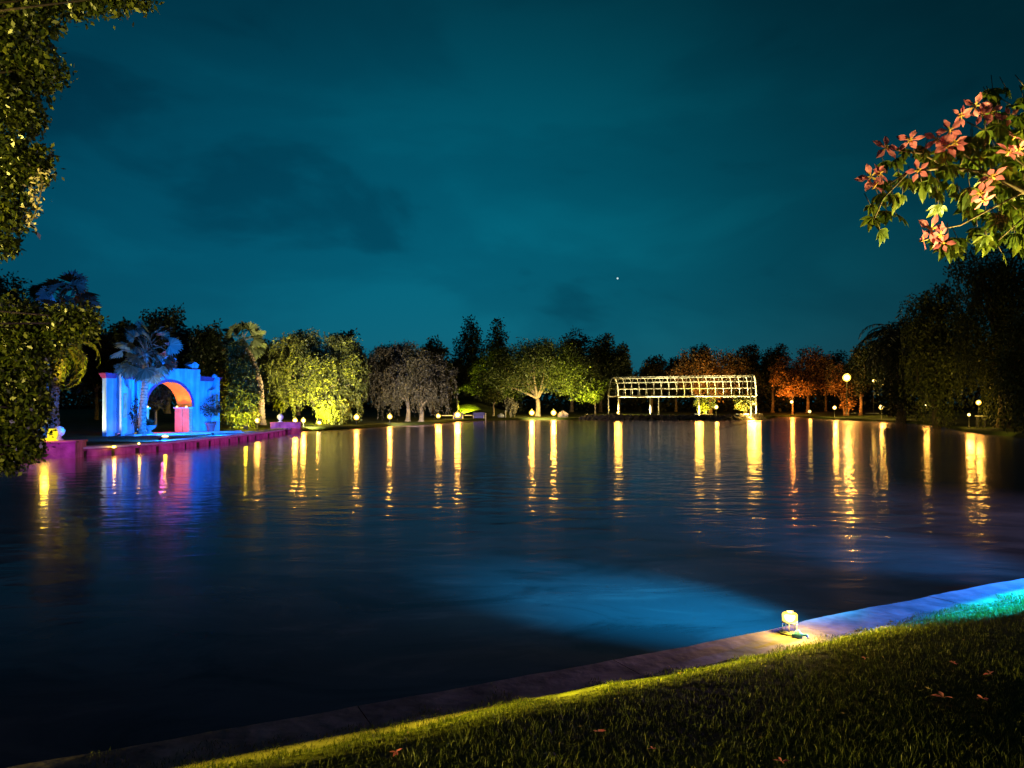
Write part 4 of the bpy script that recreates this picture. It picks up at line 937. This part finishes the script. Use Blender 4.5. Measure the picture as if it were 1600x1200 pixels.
simple_lamp(1529, 629, 57, .22, 'wide bright lantern over the low bench at right', 200, glow='glow')
simple_lamp(1514, 648, 55, .13, 'small oval ground lamp left of the low bright bench', 130, kind='ground_lamp')
# orange light in trees
lamp('SPOT', at_gr(1236, 121.5, 1.6), 9000, (1, .28, .03), .15, target=at_px(1238, 600, 127), angle=130, blend=.6, name='tree_uplight')
lamp('SPOT', at_gr(1318, 107.5, 1.2), 4200, (1, .30, .03), .15, target=at_px(1322, 605, 112), angle=120, blend=.6, name='tree_uplight')
lamp('SPOT', at_gr(1108, 110, 1.4), 6500, (1, .42, .05), .15, target=at_px(1105, 580, 117), angle=120, blend=.6, name='tree_uplight')
lamp('SPOT', at_gr(1100, 100.6, .8), 3500, (1, .75, .03), .08, target=at_px(1100, 631, 103), angle=100, blend=.6, name='shrub_uplight')
lamp('SPOT', at_gr(1160, 100.6, .8), 3500, (1, .55, .03), .08, target=at_px(1162, 631, 103), angle=100, blend=.6, name='shrub_uplight')
# pale grazing light on the grey trees, the umbrella trunk and the fan palm crown
lamp('SPOT', at_gr(648, 66, .5), 6500, (1, .80, .60), .1, target=at_px(645, 600, 76), angle=110, blend=.6, name='tree_uplight')
lamp('SPOT', at_gr(846, 94, .6), 7500, (1, .80, .35), .1, target=at_px(842, 590, 104), angle=120, blend=.6, name='tree_uplight')
lamp('SPOT', at_gr(216, 38.3, .45), 330, (.5, .85, .9), .06, target=at_px(226, 540, 39.6), angle=44, blend=.6, name='palm_uplight')
lamp('SPOT', at_gr(488, 55, .5), 19000, (1, .86, .34), .1, target=at_px(475, 572, 66), angle=80, blend=.6, name='tree_uplight')
lamp('SPOT', at_gr(1550, 45, .8), 500, (1, .72, .10), .1, target=at_px(1560, 520, 55), angle=120, blend=.6, name='tree_uplight')
lamp('SPOT', at_gr(1452, 55, .5), 1200, (1, .74, .12), .1, target=at_px(1465, 530, 64), angle=90, blend=.6, name='tree_uplight')
lamp('SPOT', at_gr(243, 50, .5), 120, (1, .75, .5), .1, target=at_px(243, 615, 56), angle=70, blend=.6, name='tree_uplight')

# benches, low wall and posts beside the lamp on the far bank
def bench(px0, px1, D, label, mat):
    a = at_gr(px0, D, 0); b_ = at_gr(px1, D, 0); g_ = gz1((a.x+b_.x)/2, D); cx = (a.x+b_.x)/2; w = b_.x-a.x
    t = thing('park_bench', (cx, D, g_), label, 'bench', 'blue violet park benches')
    mb = MB(); mb.box((cx, D, g_+.36), (w, .5, .06)); mb.build('seat', mat, t)
    mb = MB()
    for k in range(3): mb.box((cx, D+.26, g_+.46+k*.11), (w, .04, .09))
    mb.build('backrest', mat, t)
    mb = MB(); mb.box((cx, D-.2, g_+.17), (w*.96, .05, .30)); mb.build('front_panel', mat, t)
    for s in (-1, 1):
        mb = MB(); mb.box((cx+s*w*.46, D, g_+.2), (.08, .5, .42)); mb.build('leg', M['white_paint'], t)
bench(708, 724, 90.5, 'violet bench right behind the larger golden ball lamp', M['bench_paint'])
bench(739, 757, 92.5, 'violet bench standing right of the golden ball lamp', M['bench_paint'])
def post(px, y0, y1, D, r, label, mat, name='marker_post', lean=0):
    a = at_px(px, y1, D); b_ = at_px(px+lean, y0, D); t = MB(); t.tube([a-Vector((0,0,.3)), a.lerp(b_, .5), b_], [r*1.1, r, r*.9], 8); t.lathe(b_, [(r*1.3,-.03),(r*1.3,.02),(r*.4,.06)], 8); o = t.build(name, mat); return tag(o, label, 'post')
post(759, 646, 655, 91, .05, 'white post at the right end of the right violet bench', M['white_paint'])
post(790, 642, 654, 97.5, .06, 'white post beside the scruffy bush on the far bank', M['white_paint'])
post(716, 620, 640, 108, .13, 'slanting yellow lit stump rising left of the mound', M['pale_bark'], 'leaning_stump', lean=-2)
slab_at('path_edge', 690, 707, 90, .66, .25, M['white_paint'], 'pale kerb left of the larger golden ball lamp', 'kerb', .09)
slab_at('path_edge', 726, 738, 91, .66, .25, M['white_paint'], 'pale kerb between the two violet benches', 'kerb', .09)
slab_at('lakeside_path', 1322, 1343, 96, .88, 1.0, M['paving'], 'bright pale path strip on the right bank between two lamps', 'path', .05)
slab_at('lakeside_path', 1356, 1382, 87, .97, .8, M['paving'], 'pale path strip under the right white ball lamp', 'path', .05, dy=-2)
a = at_px(1533, 650, 55.5)
t = thing('low_bench', (a.x, a.y, gz1(a.x, a.y)), 'low pale bench lit from above at the right bank', 'bench')
mb = MB(); mb.box((a.x, a.y, a.z), (.62, .45, .07)); mb.build('seat', M['white_paint'], t)
for s in (-1, 1): mb = MB(); mb.box((a.x+s*.24, a.y, (a.z+gz1(a.x, a.y))/2-.04), (.07, .4, a.z-gz1(a.x, a.y))); mb.build('leg', M['black_metal'], t)
# garden boulder
p = at_gr(783, 99, 0); p.z = gz1(p.x, p.y)+.2
import bmesh
def boulder(p, r, label, mat=M['rock']):
    bm = bmesh.new(); bmesh.ops.create_icosphere(bm, subdivisions=3, radius=r)
    for v in bm.verts:
        n_ = v.co.normalized(); v.co *= 1+.16*math.sin(n_.x*5+1)*math.cos(n_.y*4)+.08*math.sin(n_.z*9+n_.x*7); v.co.z *= .75
    me = bpy.data.meshes.new('boulder'); bm.to_mesh(me); bm.free(); me.materials.append(mat); o = bpy.data.objects.new('boulder', me); COL.objects.link(o); o.location = p; tag(o, label, 'rock')
boulder(p, .45, 'pale round boulder on the lawn left of the white post', M['paving'])
boulder(at_gr(880, 101, gz1(*at_gr(880, 101, 0)[:2])+.3), .75, 'brown boulder on the bank right of the golden lamps')

# ------------------------------------------------------------------ near lamp on the coping
p = at_gr(1234, 5.52, .302); t = thing('coping_lamp', p, 'small round glowing lamp on rods standing on the near stone edging', 'lamp')
mb = MB(); mb.lathe(p, [(.072,0),(.076,.004),(.074,.010),(.02,.012)], 28); mb.build('base_plate', M['grey_metal'], t)
for k in range(5):
    a = 2*PI*k/5+.5; mb = MB(); mb.tube([p+Vector((math.cos(a)*.052, math.sin(a)*.052, .008)), p+Vector((math.cos(a)*.052, math.sin(a)*.052, .084))], .0030, 6); mb.build('rod', M['grey_metal'], t)
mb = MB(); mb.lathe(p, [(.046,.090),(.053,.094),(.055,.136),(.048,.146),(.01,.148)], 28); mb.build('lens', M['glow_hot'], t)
mb = MB(); mb.lathe(p, [(.056,.081),(.058,.083),(.058,.089),(.043,.089)], 28); mb.build('collar', M['grey_metal'], t)
mb = MB(); mb.lathe(p, [(.026,.149),(.030,.152),(.026,.159),(.005,.162)], 20); mb.build('cap', M['grey_metal'], t)
lamp('POINT', p+Vector((0,0,.215)), 16, (1, .58, .10), .025, parent=t)
lamp('POINT', p+Vector((.03,-.085,.13)), 15, (1, .70, .05), .02, parent=t)
q = at_gr(1247, 5.42, .302); t = thing('cable_plug', q, 'small blue knobbly connector lying beside the glowing coping lamp', 'connector')
mb = MB(); mb.lathe(q, [(.030,0),(.034,.01),(.030,.028),(.016,.034),(.014,.05)], 16); mb.build('body', M['blue_lit_casing'], t)
mb = MB(); mb.tube([q+Vector((.028,0,.018)), q+Vector((.05,-.02,.02)), q+Vector((.065,.0,.008))], .010, 8); mb.tube([q+Vector((-.025,0,.018)), q+Vector((-.04,.01,.012))], .012, 8); mb.build('cable', M['blue_lit_casing'], t)
# coloured floods at the near bank: just outside the right of the picture, and an added unseen violet lamp over the water
lamp('SPOT', (8.6, 9.25, 1.25), 14000, (.0, .20, 1.0), .04, target=(4.5, 6.85, .30), angle=10.5, blend=.5, name='blue_bank_flood')
lamp('SPOT', (8.6, 9.0, 1.15), 24000, (.0, .80, .75), .04, target=(4.75, 6.60, .35), angle=6.2, blend=.6, name='cyan_bank_flood')
lamp('SPOT', (3.35, 6.62, .80), 120, (.40, .14, 1.0), .04, target=(1.0, 5.05, .3), angle=46, blend=.9, name='violet_bank_fill')
# added unseen coloured spots without fixtures, throwing soft pools on the murky water
lamp('SPOT', (4.5, 4.1, 2.9), 11000, (.0, .46, .95), .05, target=(1.35, 7.35, .0), angle=29, blend=1, name='blue_water_spot')
lamp('SPOT', (4.5, 4.1, 2.9), 1500, (.05, .36, .70), .05, target=(.3, 8.8, .0), angle=46, blend=1, name='blue_water_spot')
lamp('SPOT', (6.8, 6.0, 2.9), 2600, (.0, .36, 1.0), .05, target=(5.0, 10.2, .0), angle=40, blend=1, name='blue_water_spot')
lamp('SPOT', (17.5, 9.0, 7.0), 9500, (.90, .58, 1.0), .1, target=(-1.0, 16.0, .0), angle=74, blend=1, name='violet_pond_fill')  # added lamp that tints the open water violet
# added unseen yellow strip along the stone edge, no fixture: it only lights the grass shoulder of the bank
for k_ in range(6):
    s0_ = s_ref-3.6+k_*.98; a_, b_ = at_len(s0_), at_len(s0_+.98); t_ = (b_-a_)/np.linalg.norm(b_-a_); n_ = np.array([t_[1], -t_[0]])
    ld = bpy.data.lights.new('edge_fill_strip', 'AREA'); ld.shape = 'RECTANGLE'; ld.size = .98; ld.size_y = .012; ld.energy = (.9, 1.6, 2.8, 4.2, 5.2, 5.2)[k_]; ld.color = (1, .80, .015); ld.spread = R(80)
    lo = bpy.data.objects.new('edge_fill_strip', ld); COL.objects.link(lo); m_ = (a_+b_)/2+n_*(.25 if k_ < 3 else .31); lo.location = (m_[0], m_[1], .362)
    d_ = Vector((n_[0], n_[1], math.tan(R(-4)))).normalized(); xx = Vector((t_[0], t_[1], 0)); zx = -d_; lo.rotation_euler = Matrix((xx, zx.cross(xx), zx)).transposed().to_euler()
# warm garden floods beside and behind the camera
lamp('SPOT', (-5.0, -.6, .66), 4300, (1, .76, .14), .04, target=(-.5, 3.4, .40), angle=40, blend=.8, name='garden_flood')
lamp('SPOT', (-4.2, -.2, .6), 3400, (1, .80, .14), .05, target=(-3.5, 5.0, 3.8), angle=56, blend=.8, name='garden_flood')
lamp('SPOT', (2.75, 3.0, 1.75), 800, (1, .84, .22), .04, target=(2.1, 3.3, 2.9), angle=110, blend=.8, name='garden_flood')

# ------------------------------------------------------------------ near foliage at the left
LT = thing('overhanging_tree', (-6.2, .2, .3), 'near tree at the left edge with glossy leaves hanging over the pond', 'tree')
mb = MB(); base = Vector((-6.2, .2, .2)); fk = Vector((-5.9, 1.2, 2.2)); mb.tube([base, (-6.15,.5,1.1), fk], [.28,.22,.18], 12)
UP = [C(5,30,5.2,45,40,40),C(48,20,5.2,42,40,34),C(20,90,5.1,45,40,40),C(60,105,5.1,34,36,32),C(10,160,5.0,42,40,34),C(40,180,5.0,24,30,24),C(15,250,4.9,40,40,42),C(42,250,4.9,34,34,26),C(10,310,4.9,34,34,36),C(-5,355,4.9,30,34,34),
      C(-70,100,5.1,60,60,80),C(-70,260,5.0,60,60,80),C(105,-4,5.3,42,40,14),C(165,-4,5.3,42,36,11),C(210,-6,5.3,26,30,9),C(-160,180,5,70,70,120),C(10,385,4.9,15,20,14)]
LO = [C(20,510,6.2,50,44,36),C(70,515,6.2,46,40,30),C(115,505,6.2,34,34,22),C(20,570,6.1,46,42,40),C(45,600,6.1,34,36,36),C(15,640,6.0,50,42,40),C(50,640,6.0,24,30,22),C(20,690,5.9,38,36,32),C(45,700,5.9,18,22,14),C(10,722,5.9,22,24,12),C(-70,560,6.2,60,50,90),C(-70,680,6.1,50,50,50),C(135,498,6.3,16,18,14)]
for c in UP+LO: limb(mb, fk, Vector(c[:3]), .02, .006, .08, 6, 6)
# hanging blossom spray
sp = [at_px(62, 262, 4.8), at_px(66, 290, 4.8), at_px(60, 320, 4.8), at_px(50, 345, 4.8)]
mb.build('trunk', M['bark'], LT)
P = np.concatenate([crown_points(UP, 34000, .2, 60), crown_points(LO, 30000, .2, 60)])
D_ = rdir(len(P), .9); Lz = .040*rng.uniform(.45, 1.5, len(P)); leaves_obj('crown', P, D_, Lz, Lz*.52, M['near_leaf'], LT)
mb = MB(); mb.tube(sp, .004, 5); hs = mb.build('hanging_spray', M['twig'], LT)
P = np.array([tuple(at_px(62+4*math.sin(i*.12)-i*.11+random.gauss(0,5), 262+i*.85, 4.8)) for i in range(110)]); P[:,1] += rng.normal(size=110)*.03
leaves_obj('spray_leaves', P, rdir(110, .6), .03, .017, M['pale_petal'], hs)

# ------------------------------------------------------------------ flowering branch at the right
FT = thing('flowering_tree', (4.6, 3.4, .3), 'near tree at the right edge with pink star flowers and lobed leaves', 'tree')
mb = MB(); base = Vector((4.6, 3.4, .2)); fk = Vector((4.2, 3.45, 2.5)); mb.tube([base, (4.5,3.4,1.3), fk, (4.3,3.5,4.0)], [.22,.18,.14,.08], 12)
DF = 3.25
TW = [ [(1700,330),(1600,300),(1540,270),(1480,262),(1420,268),(1385,290)], [(1640,300),(1580,240),(1540,205),(1510,190)], [(1600,300),(1560,320),(1500,352),(1460,360)], [(1540,270),(1500,235),(1470,240)],
       [(1480,262),(1440,240),(1400,235)], [(1640,310),(1600,340),(1560,375)], [(1640,300),(1610,230),(1590,180)], [(1420,268),(1380,310),(1365,345)] ]
for tw in TW:
    pts = [at_px(x, y, DF+.05*math.sin(x*.03)) for x, y in tw]
    if tw[0][0] == 1700: pts = [fk]+pts
    mb.tube(pts, [max(.003, .016*(1-i/len(pts))) if tw[0][0] == 1700 else .0045*(1-.6*i/len(pts)) for i in range(len(pts))], 6)
# palmate leaves
LV, LT3 = [], []
vcount = 0
def leaflet(o, d, nrm, L_, w):
    s_ = d.cross(nrm).normalized(); nr = nrm.normalized(); pts = []
    for f, ww, dz in ((0,.02,0),(.25,.6,.02),(.5,1.0,.0),(.75,.62,-.05),(1,.0,-.14)):
        c_ = o+d*L_*f+nr*dz*L_
        if f in (0,): pts.append(c_)
        elif f == 1: pts.append(c_)
        else: pts += [c_+s_*w*ww*.5+nr*.03*L_, c_, c_-s_*w*ww*.5+nr*.03*L_]
    return pts
LF = [(0,1,2),(0,2,3),(1,4,5,2),(2,5,6,3),(4,7,8,5),(5,8,9,6),(7,10,8),(8,10,9)]
lm = MB(); st_ = MB()
LP_ = [(1365,355,1),(1385,345,1),(1375,375,1),(1402,350,.9),(1360,335,.9),(1395,320,1),(1410,318,.9),(1380,300,1),(1372,318,.9),(1420,295,1),(1405,285,.9),(1440,300,1),(1455,290,1),(1430,255,.9),(1415,245,.8),(1445,245,.9),(1400,262,.9),(1380,265,.8),
 (1470,300,1),(1490,305,1.1),(1500,320,1),(1515,310,1.1),(1480,275,1),(1500,275,1),(1520,285,1),(1540,300,1),(1455,268,.9),(1475,250,.9),(1500,240,1),(1520,230,1),(1540,220,1),(1560,210,1),(1575,225,1),(1590,200,1.1),(1580,180,1),(1600,170,1.1),(1600,220,1.1),(1590,250,1),(1560,250,1),(1545,250,1),(1525,255,1),
 (1560,330,1),(1580,310,1.1),(1600,300,1.1),(1610,330,1.1),(1590,345,1.1),(1565,350,1),(1600,365,1.1),(1620,280,1.1),(1630,240,1.1),(1640,200,1.1),(1540,345,.9),(1520,345,.9),(1600,385,1.0),(1620,395,1.1),(1585,380,1),
 (1482,392,1.15),(1470,385,1.0),(1496,388,1.0),(1490,400,.9),(1527,372,1.0),(1550,368,1.1),(1560,360,1.0),(1540,380,.8),(1590,395,1.0),(1572,270,1),(1600,150,1),(1620,165,1.1),(1556,195,.9),(1510,262,.9),(1465,315,.8)]
extra = [(random.uniform(1440, 1660), random.uniform(215, 345), 1.0) for _ in range(60)]+[(random.uniform(1540, 1690), random.uniform(150, 410), 1.0) for _ in range(70)]
for (x, y, sc) in LP_+extra:
    dd_ = DF+random.uniform(-.10, .22) if (x, y, sc) in LP_ else DF+random.uniform(.05, .45)
    c_ = at_px(x, y-16*sc, dd_); a0 = random.uniform(0, 2*PI); nrm = Vector((random.gauss(0,.55), -1.0, random.gauss(.35,.4))).normalized()
    dn = Vector((random.gauss(0,.35), random.gauss(0,.25), -1)).normalized(); dn = (dn-nrm*dn.dot(nrm)).normalized()
    k = random.choice((5,5,6)); spread = random.uniform(.9, 1.3)
    for j in range(k):
        th = (j-(k-1)/2)/((k-1)/2)*spread; d_ = (Matrix.Rotation(th, 3, nrm) @ dn).normalized(); L_ = .088*sc*(1-.28*abs(th)/spread)*random.uniform(.75, 1.15)
        lm.add(leaflet(c_, d_, nrm, L_, L_*.40), LF)
    st_.tube([c_, c_-dn*.04*sc+Vector((0,.02,.03))], .0018, 4)
mb.add(st_.v, st_.f, True)
mb.build('trunk', M['twig'], FT)
lm.build('foliage', M['palmate_leaf'], FT)
FL = [(1383,232,1.05,0),(1423,220,1,.4),(1464,218,.9,.2),(1481,229,1.15,1),(1484,205,.9,.5),(1492,222,.8,.9),(1360,276,1,.1),(1366,292,.9,.9),(1374,272,.8,.5),(1436,267,.8,.2),(1552,277,.95,.7),(1576,238,1,.3),(1585,215,.75,.9),(1533,303,.85,.6),(1536,312,.8,.1),(1453,357,1,.2),(1441,376,.85,.8),(1467,367,.9,.5),(1474,380,.7,.6),(1523,165,.85,.4),(1549,175,.95,.9),(1500,181,.75,.2),(1535,178,.7,.7),(1578,182,.7,.3),(1592,232,.8,.1)]
for (x, y, sc, ph) in FL:
    c_ = at_px(x, y, DF-.12+random.uniform(-.05,.05)); nrm = Vector((random.gauss(-.2,.75), -1, random.gauss(.05,.65))).normalized(); u = nrm.orthogonal().normalized()
    fm = MB()
    for j in range(5):
        d_ = (Matrix.Rotation(ph*6+j*2*PI/5, 3, nrm) @ u); d_ = (d_+nrm*random.uniform(.0,.35)).normalized()
        L_ = .058*sc*random.uniform(.9,1.1); fm.cur = 0; fm.add(leaflet(c_+d_*.006, d_, nrm, L_, L_*.52), LF)
        fm.cur = 1; fm.add(leaflet(c_+nrm*.004, d_, nrm, L_*.42, L_*.16), LF)
    fm.cur = 1; fm.tube([c_-nrm*.012, c_+nrm*.022], [.004, .002], 6); fm.build('flower', [M['petal'], M['throat']], FT)

# fallen blossoms and leaves on the lawn
FG = 'fallen blossoms lying on the lawn'
def gpt(px, py):
    z = .37
    for _ in range(6):
        D = (CAMH-z)*F/(py-HZ); x = (px-800)/F*D; z = gz1(x, D)+.04
    return Vector((x, D, z))
for (x, y, sc, lb, col) in [(1474,1090,1.2,'largest fallen pink blossom on the dark lawn at right','petal'),(1536,1092,.7,'small curled fallen blossom right of the largest one','petal'),(1222,1190,.8,'fallen blossom at the bottom edge right of centre','petal'),(1547,1053,.8,'dull fallen blossom near the right edge of the lawn','petal'),(935,1143,.7,'small pale fallen blossom on the lawn at the centre','petal'),(1352,1028,.6,'dull fallen petal just below the shoulder of the lawn','petal'),(619,1175,.6,'fallen blossom near the bottom left of the lawn','petal'),(1490,1036,.6,'faint fallen petal high on the right lawn','petal'),(1064,1052,.6,'pale fallen leaf at the inner edge of the coping','throat'),(1020,1170,.5,'tiny fallen petal low on the lawn at the centre','petal')]:
    c_ = gpt(x, y); fm = MB(); k = random.choice((3,4,5))
    for j in range(k):
        a = j*2*PI/5+random.random(); d_ = Vector((math.cos(a), math.sin(a), random.uniform(-.05,.5))).normalized(); L_ = .05*sc*random.uniform(.8,1.15); fm.add(leaflet(c_, d_, Vector((random.gauss(0,.3),random.gauss(0,.3),1)), L_, L_*.4), LF)
    o = fm.build('fallen_blossom', M[col]); tag(o, lb, 'blossom', FG)
# dry leaf litter along the coping edge
lp = []
for _ in range(420):
    s = random.uniform(seg[0], seg[-1]); p_ = at_len(s)
    if -2.5 < p_[0] < 5:
        t_ = at_len(s+.05)-at_len(s-.05); t_ /= np.linalg.norm(t_); q_ = p_+np.array([t_[1], -t_[0]])*random.gauss(.40, .025); lp.append((q_[0], q_[1], .304))
for _ in range(260):
    x_, y_ = random.uniform(-2.5, 5.5), random.uniform(2.8, 6.5)
    if not inside([(x_, y_)])[0] and dist_ol([(x_, y_)])[0] > .5: lp.append((x_, y_, gz1(x_, y_)+.025))
P = np.array(lp); dd_ = rng.normal(size=P.shape); dd_[:,2] = np.abs(dd_[:,2])*.15; dd_ /= np.linalg.norm(dd_, axis=1, keepdims=True)
o = leaves_obj('leaf_litter', P, dd_, rng.uniform(.012,.032,len(P)), .011, M['twig'], None); tag(o, 'dry leaf litter on the lawn, thickest where it meets the stone edging', 'leaf litter', kind='stuff')
